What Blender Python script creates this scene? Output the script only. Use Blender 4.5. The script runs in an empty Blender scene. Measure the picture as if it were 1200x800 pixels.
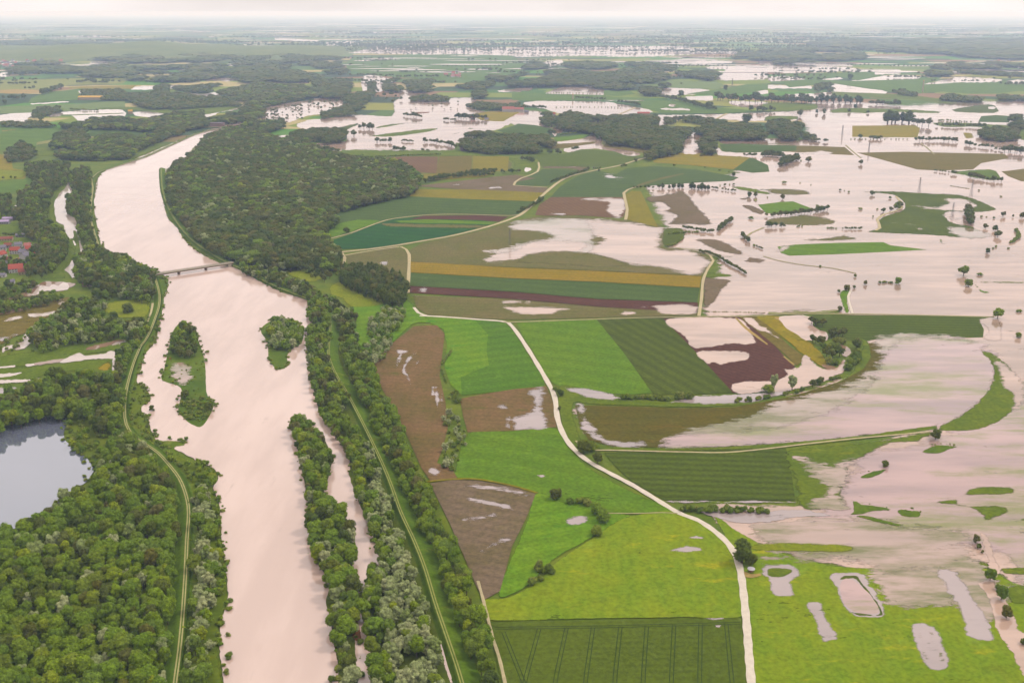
import bpy, math, random
import numpy as np
from mathutils import Vector
from mathutils.geometry import delaunay_2d_cdt
rnd = random.Random(7); rng = np.random.default_rng(7)
sc = bpy.context.scene; COL = sc.collection
# ---------------------------------------------------------------- camera
H = 320.0; F = 1200.0; YH = 14.0
PITCH = math.atan((400 - YH) / F)
cam = bpy.data.objects.new('camera', bpy.data.cameras.new('camera')); COL.objects.link(cam); sc.camera = cam
cam.location = (0, 0, H); cam.rotation_euler = (math.pi / 2 - PITCH, 0, 0)
cam.data.sensor_width = 36; cam.data.lens = 36 * F / 1200; cam.data.clip_start = 1; cam.data.clip_end = 400000
# ---------------------------------------------------------------- light
SUN_EL, SUN_AZ = math.radians(52), math.radians(75)      # azimuth clockwise from +Y
ld = bpy.data.lights.new('sun', 'SUN'); ld.energy = 2.3; ld.angle = math.radians(8); ld.color = (1, .95, .88)
sun = bpy.data.objects.new('sun', ld); COL.objects.link(sun)
sd = Vector((math.sin(SUN_AZ) * math.cos(SUN_EL), math.cos(SUN_AZ) * math.cos(SUN_EL), math.sin(SUN_EL)))
sun.rotation_euler = sd.to_track_quat('Z', 'Y').to_euler()
w = bpy.data.worlds.new('World'); sc.world = w; w.use_nodes = True
nt = w.node_tree; nt.nodes.clear()
def wn(t, **k):
    n = nt.nodes.new(t)
    for a, b in k.items(): setattr(n, a, b)
    return n
sky = wn('ShaderNodeTexSky', sky_type='NISHITA', sun_disc=False, sun_elevation=SUN_EL, sun_rotation=SUN_AZ, dust_density=4, altitude=300)
tcw = wn('ShaderNodeTexCoord'); sep = wn('ShaderNodeSeparateXYZ'); nt.links.new(tcw.outputs['Generated'], sep.inputs[0])
cr = wn('ShaderNodeValToRGB'); nt.links.new(sep.outputs[2], cr.inputs[0])
# overcast deck: brighter and cooler towards the zenith (CIE overcast sky), creamy at the horizon
CL = [(0.0, (1.0, .925, .90)), (0.12, (1.08, 1.0, .99)), (0.5, (1.68, 1.60, 1.56)), (1.0, (2.35, 2.24, 2.2))]
SKY_MAX = 2.4
for i, (p, c) in enumerate(CL):
    e = cr.color_ramp.elements[i] if i < 2 else cr.color_ramp.elements.new(p)
    e.position = p; e.color = (*[v / SKY_MAX for v in c], 1)
nz = wn('ShaderNodeTexNoise'); nz.inputs['Scale'].default_value = 2.2; nz.inputs['Detail'].default_value = 5
mpw = wn('ShaderNodeMapping'); mpw.inputs['Scale'].default_value = (1, 1, 3.5)
nt.links.new(tcw.outputs['Generated'], mpw.inputs[0]); nt.links.new(mpw.outputs[0], nz.inputs['Vector'])
mr = wn('ShaderNodeMapRange'); nt.links.new(nz.outputs[0], mr.inputs[0]); mr.inputs[1].default_value = .25; mr.inputs[2].default_value = .75; mr.inputs[3].default_value = .70 * SKY_MAX; mr.inputs[4].default_value = 1.26 * SKY_MAX
vm = wn('ShaderNodeVectorMath', operation='SCALE'); nt.links.new(cr.outputs[0], vm.inputs[0]); nt.links.new(mr.outputs[0], vm.inputs['Scale'])
bg1 = wn('ShaderNodeBackground'); bg1.inputs[1].default_value = .1; nt.links.new(sky.outputs[0], bg1.inputs[0])
bg2 = wn('ShaderNodeBackground'); nt.links.new(vm.outputs[0], bg2.inputs[0])
ms = wn('ShaderNodeMixShader'); ms.inputs[0].default_value = .94
nt.links.new(bg1.outputs[0], ms.inputs[1]); nt.links.new(bg2.outputs[0], ms.inputs[2])
wo = wn('ShaderNodeOutputWorld'); nt.links.new(ms.outputs[0], wo.inputs[0])
sc.view_settings.view_transform = 'Standard'; sc.view_settings.look = 'None'; sc.view_settings.exposure = .15; sc.view_settings.gamma = 1
sc.cycles.use_denoising = True; sc.cycles.max_bounces = 6; sc.cycles.diffuse_bounces = 2; sc.cycles.glossy_bounces = 2
sc.cycles.transparent_max_bounces = 16; sc.cycles.volume_bounces = 2
# ---------------------------------------------------------------- projection: a pixel of the view -> a point on the plane z
cp, sp = math.cos(PITCH), math.sin(PITCH)
def gp(px, py, z=0.0):
    x = (px - 600) / F; y = (400 - py) / F
    dz = -sp + y * cp; dy = cp + y * sp
    if dz > -1e-4: dz = -1e-4
    t = (z - H) / dz
    return (x * t, dy * t, z)
def mpp(px, py):                       # metres per pixel, square to the view
    x, y, z = gp(px, py); return (y * cp + H * sp) / F
V = dict(Z=(0,0,1),A=(0,0,4),B=(300,0,4),C=(600,0,4),D=(900,0,4),E=(0,200,4),F=(300,200,4),G=(600,200,4),H=(900,200,4),
 I=(0,400,4),J=(300,400,4),K=(600,400,4),L=(900,400,4),M=(0,600,4),N=(300,600,4),O=(600,600,4),P=(900,600,4),
 a=(840,355,5.714),b=(0,200,8),c=(0,280,8),d=(0,360,5.714),e=(820,180,6.3),f=(1000,200,6),g=(980,560,5.44),h=(700,110,6),
 i=(0,50,6),j=(200,70,6),k=(380,90,6),l=(560,90,6),m=(880,60,6),n=(1020,60,6.667),o=(200,30,6),p=(560,30,6))
def pts_of(view, s):
    ox, oy, k = V[view]
    return [(ox + float(a) / k, oy + float(b) / k) for a, b in (q.split(',') for q in s.split())]
# ---------------------------------------------------------------- object helpers
def tag(o, label=None, cat=None, group=None, kind=None):
    if label: o['label'] = label
    if cat: o['category'] = cat
    if group: o['group'] = group
    if kind: o['kind'] = kind
    return o
def link(o, parent=None):
    COL.objects.link(o)
    if parent is not None: o.parent = parent
    return o
def mesh(name, vs, fs, mats, mi=None, smooth=False):
    m = bpy.data.meshes.new(name); m.from_pydata([tuple(v) for v in vs], [], [tuple(f) for f in fs])
    for x in (mats if isinstance(mats, (list, tuple)) else [mats]): m.materials.append(x)
    if mi is not None: m.polygons.foreach_set('material_index', mi)
    if smooth: m.polygons.foreach_set('use_smooth', [True] * len(m.polygons))
    m.update(); return m
def obj(name, me, parent=None, loc=(0, 0, 0), rz=0.0):
    o = bpy.data.objects.new(name, me); o.location = loc; o.rotation_euler = (0, 0, rz); return link(o, parent)
def empty(name, loc, rz=0.0):
    o = bpy.data.objects.new(name, None); o.location = loc; o.rotation_euler = (0, 0, rz); o.empty_display_size = .5; return link(o)
class MB:
    def __init__(s): s.v = []; s.f = []; s.m = []
    def add(s, vs, fs, m=0):
        n = len(s.v); s.v += [tuple(q) for q in vs]; s.f += [tuple(i + n for i in f) for f in fs]; s.m += [m] * len(fs)
    def box(s, cx, cy, cz, sx, sy, sz, m=0, rz=0):
        c, n = math.cos(rz), math.sin(rz); vs = []
        for z in (-.5, .5):
            for x, y in ((-.5, -.5), (.5, -.5), (.5, .5), (-.5, .5)):
                X, Y = x * sx, y * sy; vs.append((cx + X * c - Y * n, cy + X * n + Y * c, cz + z * sz))
        s.add(vs, [(3, 2, 1, 0), (4, 5, 6, 7), (0, 1, 5, 4), (1, 2, 6, 5), (2, 3, 7, 6), (3, 0, 4, 7)], m)
    def bar(s, a, b, r, m=0, r2=None, n=5):
        a = Vector(a); b = Vector(b); d = (b - a).normalized(); u = d.orthogonal().normalized(); w_ = d.cross(u); r2 = r if r2 is None else r2
        vs = [];
        for p_, q in ((a, r), (b, r2)):
            for k in range(n):
                t = 2 * math.pi * k / n; vs.append(p_ + (u * math.cos(t) + w_ * math.sin(t)) * q)
        s.add(vs, [(k, (k + 1) % n, n + (k + 1) % n, n + k) for k in range(n)] + [tuple(range(n, 2 * n)), tuple(reversed(range(n)))], m)
    def me(s, name, mats): return mesh(name, s.v, s.f, mats, s.m)
# ---------------------------------------------------------------- materials
K = 2.8
def lin(c): return tuple((v / 255 / 12.92) if v / 255 <= .04045 else ((v / 255 + .055) / 1.055) ** 2.4 for v in c)
SAT = 1.28
def alb(c, sat=None):
    sat = sat or SAT; l = lin(c)
    if c[1] > c[0] and c[1] > c[2]: l = (l[0] * 1.1, l[1] * .92, l[2] * .85)      # greens of this landscape lean to yellow
    m = .3 * l[0] + .6 * l[1] + .1 * l[2]
    return tuple(min(.85, max(.004, (m + (v - m) * (sat if max(c) - min(c) > 22 else 1)) / K)) for v in l)
class NT:
    def __init__(s, name):
        s.mat = bpy.data.materials.new(name); s.mat.use_nodes = True; s.t = s.mat.node_tree; s.t.nodes.clear()
    def n(s, t, **k):
        q = s.t.nodes.new(t)
        for a, b in k.items():
            if a.startswith('i_'): q.inputs[a[2:].replace('_', ' ')].default_value = b
            else: setattr(q, a, b)
        return q
    def l(s, a, b): s.t.links.new(a, b)
    def noise(s, vec, scale, detail=4, rough=.55, mapping=None):
        if mapping:
            mp = s.n('ShaderNodeMapping'); mp.inputs['Scale'].default_value = mapping[:3]
            if len(mapping) > 3: mp.inputs['Rotation'].default_value = (0, 0, mapping[3])
            s.l(vec, mp.inputs[0]); vec = mp.outputs[0]
        q = s.n('ShaderNodeTexNoise'); q.inputs['Scale'].default_value = scale; q.inputs['Detail'].default_value = detail; q.inputs['Roughness'].default_value = rough
        s.l(vec, q.inputs['Vector']); return q.outputs[0]
    def rng(s, v, a, b, c=0., d=1., smooth=True):
        q = s.n('ShaderNodeMapRange'); q.interpolation_type = 'SMOOTHSTEP' if smooth else 'LINEAR'
        s.l(v, q.inputs[0])
        for i, x in enumerate((a, b, c, d)): q.inputs[i + 1].default_value = x
        return q.outputs[0]
    def math(s, op, a, b=None):
        q = s.n('ShaderNodeMath', operation=op)
        for i, x in enumerate((a, b)):
            if x is None: continue
            if isinstance(x, (int, float)): q.inputs[i].default_value = x
            else: s.l(x, q.inputs[i])
        return q.outputs[0]
    def mix(s, f, a, b):
        q = s.n('ShaderNodeMix', data_type='RGBA')
        for i, x in ((0, f), (6, a), (7, b)):
            if isinstance(x, (int, float)): q.inputs[i].default_value = x
            elif isinstance(x, tuple): q.inputs[i].default_value = (*x[:3], 1)
            else: s.l(x, q.inputs[i])
        return q.outputs[2]
    def pos(s): return s.n('ShaderNodeNewGeometry').outputs['Position']
    def out(s, sh, soft=False, ragged=.9, streak=(1 / 70, 1 / 22, 1)):
        o = s.n('ShaderNodeOutputMaterial')
        if soft:
            at = s.n('ShaderNodeAttribute', attribute_name='core').outputs['Fac']
            nz_ = s.noise(s.pos(), 1.0, 8, .68, streak); nf = s.noise(s.pos(), 1.0, 6, .7, (1 / 9, 1 / 3.5, 1))
            nz_ = s.math('ADD', s.math('MULTIPLY', nz_, .55), s.math('MULTIPLY', nf, .45))
            v = s.math('ADD', at, s.math('MULTIPLY', s.math('SUBTRACT', nz_, .5), ragged * 4.2))
            v = s.math('MULTIPLY', s.rng(v, .28, .66), s.rng(at, 0, .10))
            tr = s.n('ShaderNodeBsdfTransparent'); mx = s.n('ShaderNodeMixShader')
            s.l(v, mx.inputs[0]); s.l(tr.outputs[0], mx.inputs[1]); s.l(sh, mx.inputs[2]); sh = mx.outputs[0]
        s.l(sh, o.inputs[0]); return s.mat
MATS = {}
def field_mat(key, c1, c2, stripe=None, soft=False, c3=None, patch=60, bump=.25):
    nm = key + ('_soft' if soft else '')
    if nm in MATS: return MATS[nm]
    s = NT(nm); P = s.pos()
    n1 = s.noise(P, 1 / patch, 6, .6, (1, 1, 1)); n2 = s.noise(P, .35, 4, .7, (1, 1, 1))
    n3 = s.noise(P, 1 / 9, 5, .65, (1.0, .35, 1) if stripe is None else (1, 1, 1))
    f = s.math('ADD', s.math('MULTIPLY', n1, .6), s.math('MULTIPLY', n3, .4))
    col = s.mix(s.rng(f, .36, .64), alb(c1), alb(c2))
    col = s.mix(s.rng(s.noise(P, 1 / 17, 7, .75, (1, .6, 1)), .55, .72, 0, .55), col, tuple(min(.8, v * 1.35 + .012) for v in alb(c2)))
    col = s.mix(s.rng(s.noise(P, 1 / 31, 6, .7, (.7, 1.3, 1)), .56, .70, 0, .45), col, tuple(v * .66 for v in alb(c1)))
    if c3: col = s.mix(s.rng(s.noise(P, 1 / 26, 7, .72, (.55, 1.5, 1)), .56, .70), col, alb(c3))
    if stripe:
        ang, spc, st = stripe                       # sowing direction across the field and pass width
        d = s.n('ShaderNodeVectorMath', operation='DOT_PRODUCT'); s.l(P, d.inputs[0]); d.inputs[1].default_value = (math.cos(ang), math.sin(ang), 0)
        wv = s.math('SINE', s.math('MULTIPLY', s.math('ADD', d.outputs['Value'], s.math('MULTIPLY', n1, 3.0)), 2 * math.pi / spc))
        wv2 = s.math('SINE', s.math('MULTIPLY', d.outputs['Value'], 2 * math.pi / (spc * .29)))
        wv = s.math('ADD', wv, s.math('MULTIPLY', wv2, .5))
        col = s.mix(s.rng(wv, -1.4, 1.4, -0.0, st), col, tuple(v * .45 for v in alb(c1)))
    hv = s.rng(n2, .3, .7, .80, 1.18)
    sc_ = s.n('ShaderNodeVectorMath', operation='SCALE'); s.l(col, sc_.inputs[0]); s.l(hv, sc_.inputs['Scale'])
    b = s.n('ShaderNodeBsdfPrincipled', i_Roughness=.95); b.inputs['Specular IOR Level'].default_value = .05
    s.l(sc_.outputs[0], b.inputs['Base Color'])
    if bump:
        bp = s.n('ShaderNodeBump', i_Strength=bump, i_Distance=.6); s.l(n2, bp.inputs['Height']); s.l(bp.outputs[0], b.inputs['Normal'])
    MATS[nm] = s.out(b.outputs[0], soft); return MATS[nm]
def water_mat(key, base, base2, ior=1.37, soft=False, rough=.07, sub=None, streak=(1 / 140, 1 / 30, 1), ragged=.9, bump=.03):
    nm = key + ('_soft' if soft else '')
    if nm in MATS: return MATS[nm]
    s = NT(nm); P = s.pos()
    n1 = s.noise(P, 1, 6, .6, streak); n0 = s.noise(P, 1, 3, .5, (1 / 600, 1 / 260, 1))
    f = s.math('ADD', s.math('MULTIPLY', n1, .6), s.math('MULTIPLY', n0, .4))
    col = s.mix(s.rng(f, .38, .60), base, base2)
    col = s.mix(s.rng(s.noise(P, 1, 8, .74, tuple(2.6 * q for q in streak)), .58, .72, 0, .5), col, tuple(v * .80 for v in base2))
    if sub:                                        # drowned crop or grass just under the surface
        amt, csub = sub
        col = s.mix(s.rng(s.noise(P, 1, 8, .68, (1 / 160, 1 / 42, 1)), .62 - amt, .80 - amt), col, alb(csub))
    b = s.n('ShaderNodeBsdfPrincipled', i_IOR=ior); s.l(col, b.inputs['Base Color'])
    s.l(s.rng(s.noise(P, 1, 4, .6, (1 / 90, 1 / 45, 1)), .35, .65, rough * .6, rough * 2.2), b.inputs['Roughness'])
    bp = s.n('ShaderNodeBump', i_Strength=bump, i_Distance=.5); s.l(s.noise(P, .45, 4, .6, (.6, 1.6, 1)), bp.inputs['Height']); s.l(bp.outputs[0], b.inputs['Normal'])
    MATS[nm] = s.out(b.outputs[0], soft, ragged); return MATS[nm]
def flat_mat(key, c, rough=.8, var=.15, scale=.5, spec=.3):
    if key in MATS: return MATS[key]
    s = NT(key); P = s.pos(); a = alb(c) if max(c) > 1.01 else c
    n = s.noise(P, scale, 5, .65)
    col = s.mix(s.rng(n, .3, .7), tuple(v * (1 - var) for v in a), tuple(min(.85, v * (1 + var)) for v in a))
    b = s.n('ShaderNodeBsdfPrincipled', i_Roughness=rough); b.inputs['Specular IOR Level'].default_value = spec; s.l(col, b.inputs['Base Color'])
    MATS[key] = s.out(b.outputs[0]); return MATS[key]
PI = math.pi
FM = {  # key: (colour, second colour, stripes, third colour)
 'meadow': ((144,168,26), (124,158,26), None, (178,188,84)), 'meadow2': ((128,150,44), (142,158,48), None, (150,168,60)),
 'vivid': ((106,146,26), (118,154,26), (1.2,26,.25)), 'vivid2': ((112,158,14), (128,166,18), (1.9,18,.3), (86,150,20)), 'deepgreen': ((96,138,34), (106,146,34), (1.9,18,.3)),
 'crop': ((94,116,52), (102,124,56), (1.57,5,.12)), 'cropdiag': ((88,108,46), (98,118,54), (0.42,13,.5)), 'croprow': ((90,112,48), (100,122,54), (1.5,9,.6)),
 'blue': ((86,112,70), (94,120,74), (1.3,22,.25)), 'blue2': ((80,110,60), (94,120,68), (1.2,30,.3)), 'teal': ((52,98,58), (62,108,60), (1.25,24,.3)),
 'brown': ((148,120,92), (122,108,72), (1.4,8,.25), (112,112,60)), 'brown2': ((128,100,78), (138,112,86), (.3,9,.35)),
 'purple': ((98,66,58), (110,78,66), (.7,7,.35)), 'soil': ((142,124,106), (124,112,84), (1.2,9,.3)), 'olive': ((122,112,62), (134,120,74), (1.5,14,.2)),
 'brgreen': ((134,124,88), (118,118,74), (1.5,12,.2)), 'yellow': ((170,145,60), (156,138,58), (1.52,10,.35)), 'yolive': ((148,150,52), (136,138,48), (1.5,16,.2)),
 'ochre': ((168,148,70), (140,146,70), (1.2,40,.2)), 'verge': ((98,124,40), (116,138,46), None, (134,150,62)), 'reed': ((86,116,42), (110,136,52), None, (138,152,92)),
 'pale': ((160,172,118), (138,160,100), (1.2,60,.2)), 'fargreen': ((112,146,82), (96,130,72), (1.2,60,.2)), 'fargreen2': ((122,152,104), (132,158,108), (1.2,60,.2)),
 'tan': ((196,168,120), (176,158,110), None), 'mud': ((150,104,72), (130,92,64), None), 'grassdark': ((98,116,50), (84,104,44), None, (118,132,66)),
 'crescent': ((112,102,42), (100,98,42), (1.57,16,.2), (128,108,62)), 'lawn': ((112,136,70), (98,124,54), None)}
RV = ((.46,.315,.255), (.40,.27,.21))
WM = {'river': dict(ior=1.52, base=(.335,.245,.205), base2=(.28,.20,.165), rough=.07, streak=(1/28,1/150,1)),
 'flood': dict(base=(.28,.19,.145), base2=(.175,.12,.09), sub=(.03,(150,128,112))), 'floodlav': dict(base=(.25,.165,.15), base2=(.16,.11,.105), sub=(.17,(150,148,96))),
 'floodgrass': dict(base=(.23,.16,.13), base2=(.19,.135,.11), sub=(.19,(118,118,52)), ragged=1.3), 'floodcrop': dict(base=(.22,.165,.13), base2=(.18,.135,.105), sub=(.17,(118,124,72)), ragged=1.1),
 'wet': dict(base=(.21,.165,.155), base2=(.155,.125,.118), sub=(.04,(140,128,96)), rough=.10, ragged=.9), 'brownwater': dict(base=(.13,.075,.045), base2=(.16,.10,.065), rough=.05),
 'pond': dict(base=(.075,.08,.108), base2=(.065,.07,.095), ior=2.6, rough=.03, bump=.01), 'channel': dict(base=(.29,.235,.20), base2=(.24,.195,.165)), }
def mat_of(key, soft=False):
    if key in FM:
        q = FM[key]; return field_mat(key, q[0], q[1], q[2], soft, q[3] if len(q) > 3 else None)
    if key in WM: return water_mat(key, soft=soft, **WM[key])
    raise KeyError(key)
# ---------------------------------------------------------------- ground sheets
def inside(P, poly):
    x, y = P[:, 0], P[:, 1]; r = np.zeros(len(P), bool); n = len(poly); j = n - 1
    for i in range(n):
        xi, yi = poly[i]; xj, yj = poly[j]
        c = ((yi > y) != (yj > y)) & (x < (xj - xi) * (y - yi) / (yj - yi + 1e-12) + xi); r ^= c; j = i
    return r
def rough_line(ps, jit, closed=True, step=5.0):       # natural edge: rounded and slightly ragged
    n = len(ps); out = []
    for i in range(n if closed else n - 1):
        p0, p1, p2, p3 = (ps[(i - 1) % n] if closed or i > 0 else ps[i]), ps[i], ps[(i + 1) % n], (ps[(i + 2) % n] if closed or i + 2 < n else ps[(i + 1) % n])
        L = math.hypot(p2[0] - p1[0], p2[1] - p1[1]); m = max(1, int(L / step))
        for k in range(m):
            t = k / m; t2 = t * t; t3 = t2 * t
            q = [.5 * ((2 * p1[a]) + (-p0[a] + p2[a]) * t + (2 * p0[a] - 5 * p1[a] + 4 * p2[a] - p3[a]) * t2 + (-p0[a] + 3 * p1[a] - 3 * p2[a] + p3[a]) * t3) for a in (0, 1)]
            out.append((q[0] + rnd.uniform(-jit, jit), q[1] + rnd.uniform(-jit, jit) * .6))
    if not closed: out.append(ps[-1])
    return out
NAT = set(WM) | {'meadow', 'mud', 'reed', 'verge', 'grassdark', 'tan'}
zcur = [0.15]
def sheet(name, key, soft, ps, parent=None):
    zcur[0] += .0028 if zcur[0] < .42 else .0011; z = zcur[0]
    if key in NAT or soft: ps = rough_line(ps, (.8 if key != 'pond' else .5) if key in WM else .3, True, 3.0)
    core = None
    if soft:
        arr = np.array(ps); lo = arr.min(0); hi = arr.max(0)
        st = max(1.2, min(soft / 2.2, (hi - lo).min() / 5)); stx = st * 1.6
        gx, gy = np.meshgrid(np.arange(lo[0], hi[0], stx), np.arange(lo[1], hi[1], st)); g = np.stack([gx.ravel(), gy.ravel()], 1)
        g = g + rng.uniform(-.2, .2, g.shape) * st; g = g[inside(g, ps)]
        A = arr; B = np.roll(arr, -1, 0); S = np.array([.45, 1.0]); d = np.full(len(g), 1e9)
        for a, b in zip(A * S, B * S):
            ab = b - a; t = np.clip(((g * S - a) @ ab) / (ab @ ab + 1e-9), 0, 1); d = np.minimum(d, np.linalg.norm(g * S - (a + t[:, None] * ab), axis=1))
        keep = d > .3 * st * .45; g = g[keep]; d = d[keep]
        verts = [Vector(p) for p in ps] + [Vector(p) for p in g]; n = len(ps)
        vo, eo, fo, ov, oe, of = delaunay_2d_cdt(verts, [(i, (i + 1) % n) for i in range(n)], [], 1, 1e-4)
        dd = np.concatenate([np.zeros(n), d]); core = [float(min(1, max([dd[k] for k in src] or [0]) / soft)) for src in ov]
        vs = [gp(v[0], v[1], z) for v in vo]; fs = [f for f in fo]
    else:
        vs = [gp(x, y, z) for x, y in ps]; fs = [tuple(range(len(vs)))]
        ar = sum(vs[i][0] * vs[(i + 1) % len(vs)][1] - vs[(i + 1) % len(vs)][0] * vs[i][1] for i in range(len(vs)))
        if ar < 0: fs = [tuple(reversed(fs[0]))]
    c = np.mean(np.array(vs), axis=0); c[2] = 0
    if parent is not None: c = np.array(parent.location)
    me = mesh(name, [(v[0] - c[0], v[1] - c[1], v[2]) for v in vs], fs, mat_of(key, bool(soft)))
    if len(fs) > 1:
        for p_ in me.polygons:
            if p_.normal.z < 0: p_.flip()
    if core is not None:
        at = me.attributes.new('core', 'FLOAT', 'POINT'); at.data.foreach_set('value', core)
    o = bpy.data.objects.new(name, me); link(o)
    if parent is not None: o.parent = parent
    else: o.location = c
    return o
def ribbon(name, key, ps, wid, label, cat, tex=None, lift=.12, smooth=True):
    zcur[0] += .0011; z = zcur[0] + lift
    if smooth: ps = rough_line(ps, 0, False, 5.0)
    P3 = [Vector(gp(x, y, z)) for x, y in ps]; vs = []; n = len(P3)
    for i, p_ in enumerate(P3):
        d = (P3[min(n - 1, i + 1)] - P3[max(0, i - 1)]).normalized(); nrm = Vector((-d.y, d.x, 0)); jj = 1 + .1 * math.sin(i * 1.7)
        for u, dz in ((-.5, -.12), (-.42, 0), (.42, 0), (.5, -.12)): vs.append(p_ + nrm * (u * wid * jj) + Vector((0, 0, dz)))
    fs = [(4 * i + k, 4 * i + k + 4, 4 * i + k + 5, 4 * i + k + 1) for i in range(n - 1) for k in range(3)]
    fs = [tuple(reversed(f)) for f in fs]
    o = obj(name, mesh(name, vs, fs, tex or mat_of(key))); tag(o, label, cat, kind='structure'); return o
def levee(ps, label, wl, wr, hgt=2.6):                # grass dyke: crest under the track, long slopes
    ps = rough_line(ps, 0, False, 6.0); P3 = [Vector(gp(x, y, .4)) for x, y in ps]; vs = []; n = len(P3)
    prof = [(-wl, 0), (-wl * .55, hgt * .5), (-2.6, hgt * .94), (0, hgt), (2.6, hgt * .94), (wr * .5, hgt * .55), (wr, 0)]
    for i, p_ in enumerate(P3):
        d = (P3[min(n - 1, i + 1)] - P3[max(0, i - 1)]).normalized(); nrm = Vector((d.y, -d.x, 0))
        if nrm.x < 0: nrm = -nrm
        for u, dz in prof: vs.append(p_ + nrm * u * (1 + .06 * math.sin(i * .9 + u)) + Vector((0, 0, dz)))
    k = len(prof); fs = [(k * i + j, k * i + j + 1, k * i + k + j + 1, k * i + k + j) for i in range(n - 1) for j in range(k - 1)]
    me = mesh('levee', vs, fs, mat_of('levee') if 'levee' in FM else field_mat('levee', (104,134,40), (92,124,36), None, False, (128,148,52)), smooth=True)
    for p_ in me.polygons:
        if p_.normal.z < 0: p_.flip()
    return tag(obj('levee', me), label, 'levee', kind='structure')
# ---------------------------------------------------------------- the land
def ground_mat():
    s = NT('ground'); P = s.pos()
    def vor(sx, sy, r, scale):
        mp = s.n('ShaderNodeMapping'); mp.inputs['Scale'].default_value = (1 / sx, 1 / sy, 1); mp.inputs['Rotation'].default_value = (0, 0, r); s.l(P, mp.inputs[0])
        v = s.n('ShaderNodeTexVoronoi'); v.inputs['Scale'].default_value = scale; v.distance = 'CHEBYCHEV'; s.l(mp.outputs[0], v.inputs['Vector'])
        sp_ = s.n('ShaderNodeSeparateColor'); s.l(v.outputs['Color'], sp_.inputs[0]); return sp_.outputs
    o = vor(420, 260, .12, 1)
    r = s.n('ShaderNodeValToRGB'); r.color_ramp.interpolation = 'CONSTANT'; s.l(o[0], r.inputs[0])
    cs = [(98,132,76), (130,156,78), (66,92,62), (160,160,92), (98,150,62), (200,186,140), (72,104,66), (136,160,90), (160,130,104), (84,126,70)]
    for i, c in enumerate(cs):
        e = r.color_ramp.elements[i] if i < 2 else r.color_ramp.elements.new(i / len(cs)); e.position = i / len(cs); e.color = (*alb(c), 1)
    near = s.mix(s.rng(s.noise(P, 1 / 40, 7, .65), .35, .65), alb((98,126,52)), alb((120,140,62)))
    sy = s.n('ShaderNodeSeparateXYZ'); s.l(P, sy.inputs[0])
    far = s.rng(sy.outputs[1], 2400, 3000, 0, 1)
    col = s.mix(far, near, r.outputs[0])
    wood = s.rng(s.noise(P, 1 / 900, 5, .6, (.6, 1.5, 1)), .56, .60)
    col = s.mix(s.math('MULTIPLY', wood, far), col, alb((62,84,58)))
    hv = s.rng(s.noise(P, 1 / 6, 5, .7), .3, .7, .85, 1.15)
    q = s.n('ShaderNodeVectorMath', operation='SCALE'); s.l(col, q.inputs[0]); s.l(hv, q.inputs['Scale'])
    b = s.n('ShaderNodeBsdfPrincipled', i_Roughness=.95); b.inputs['Specular IOR Level'].default_value = .1; s.l(q.outputs[0], b.inputs['Base Color'])
    return s.out(b.outputs[0])
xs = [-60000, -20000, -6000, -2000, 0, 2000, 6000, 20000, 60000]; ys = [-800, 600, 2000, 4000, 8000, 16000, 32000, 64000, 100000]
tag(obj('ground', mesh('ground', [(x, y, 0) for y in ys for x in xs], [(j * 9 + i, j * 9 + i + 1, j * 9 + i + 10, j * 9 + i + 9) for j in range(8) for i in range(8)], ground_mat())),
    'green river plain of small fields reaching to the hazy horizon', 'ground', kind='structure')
# low ridge far away on the left
hv = []; NX, NY = 40, 14
for j in range(NY):
    for i in range(NX):
        x = -5200 + i * 100; y = 7200 + j * 260; u = i / (NX - 1) * 2 - 1; v = j / (NY - 1) * 2 - 1
        hv.append((x, y, max(0, (1 - u * u)) * max(0, 1 - v * v) * (60 + 16 * math.sin(i * .4) + 10 * math.sin(j + i * .9)) - .5))
tag(obj('hill', mesh('hill', hv, [(j * NX + i, j * NX + i + 1, (j + 1) * NX + i + 1, (j + 1) * NX + i) for j in range(NY - 1) for i in range(NX - 1)], field_mat('hill', (132,148,98), (104,128,84), None, False, (168,168,120), 260), smooth=True)),
    'low green ridge in the haze beyond the red roofed village', 'hill', kind='structure')
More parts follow.
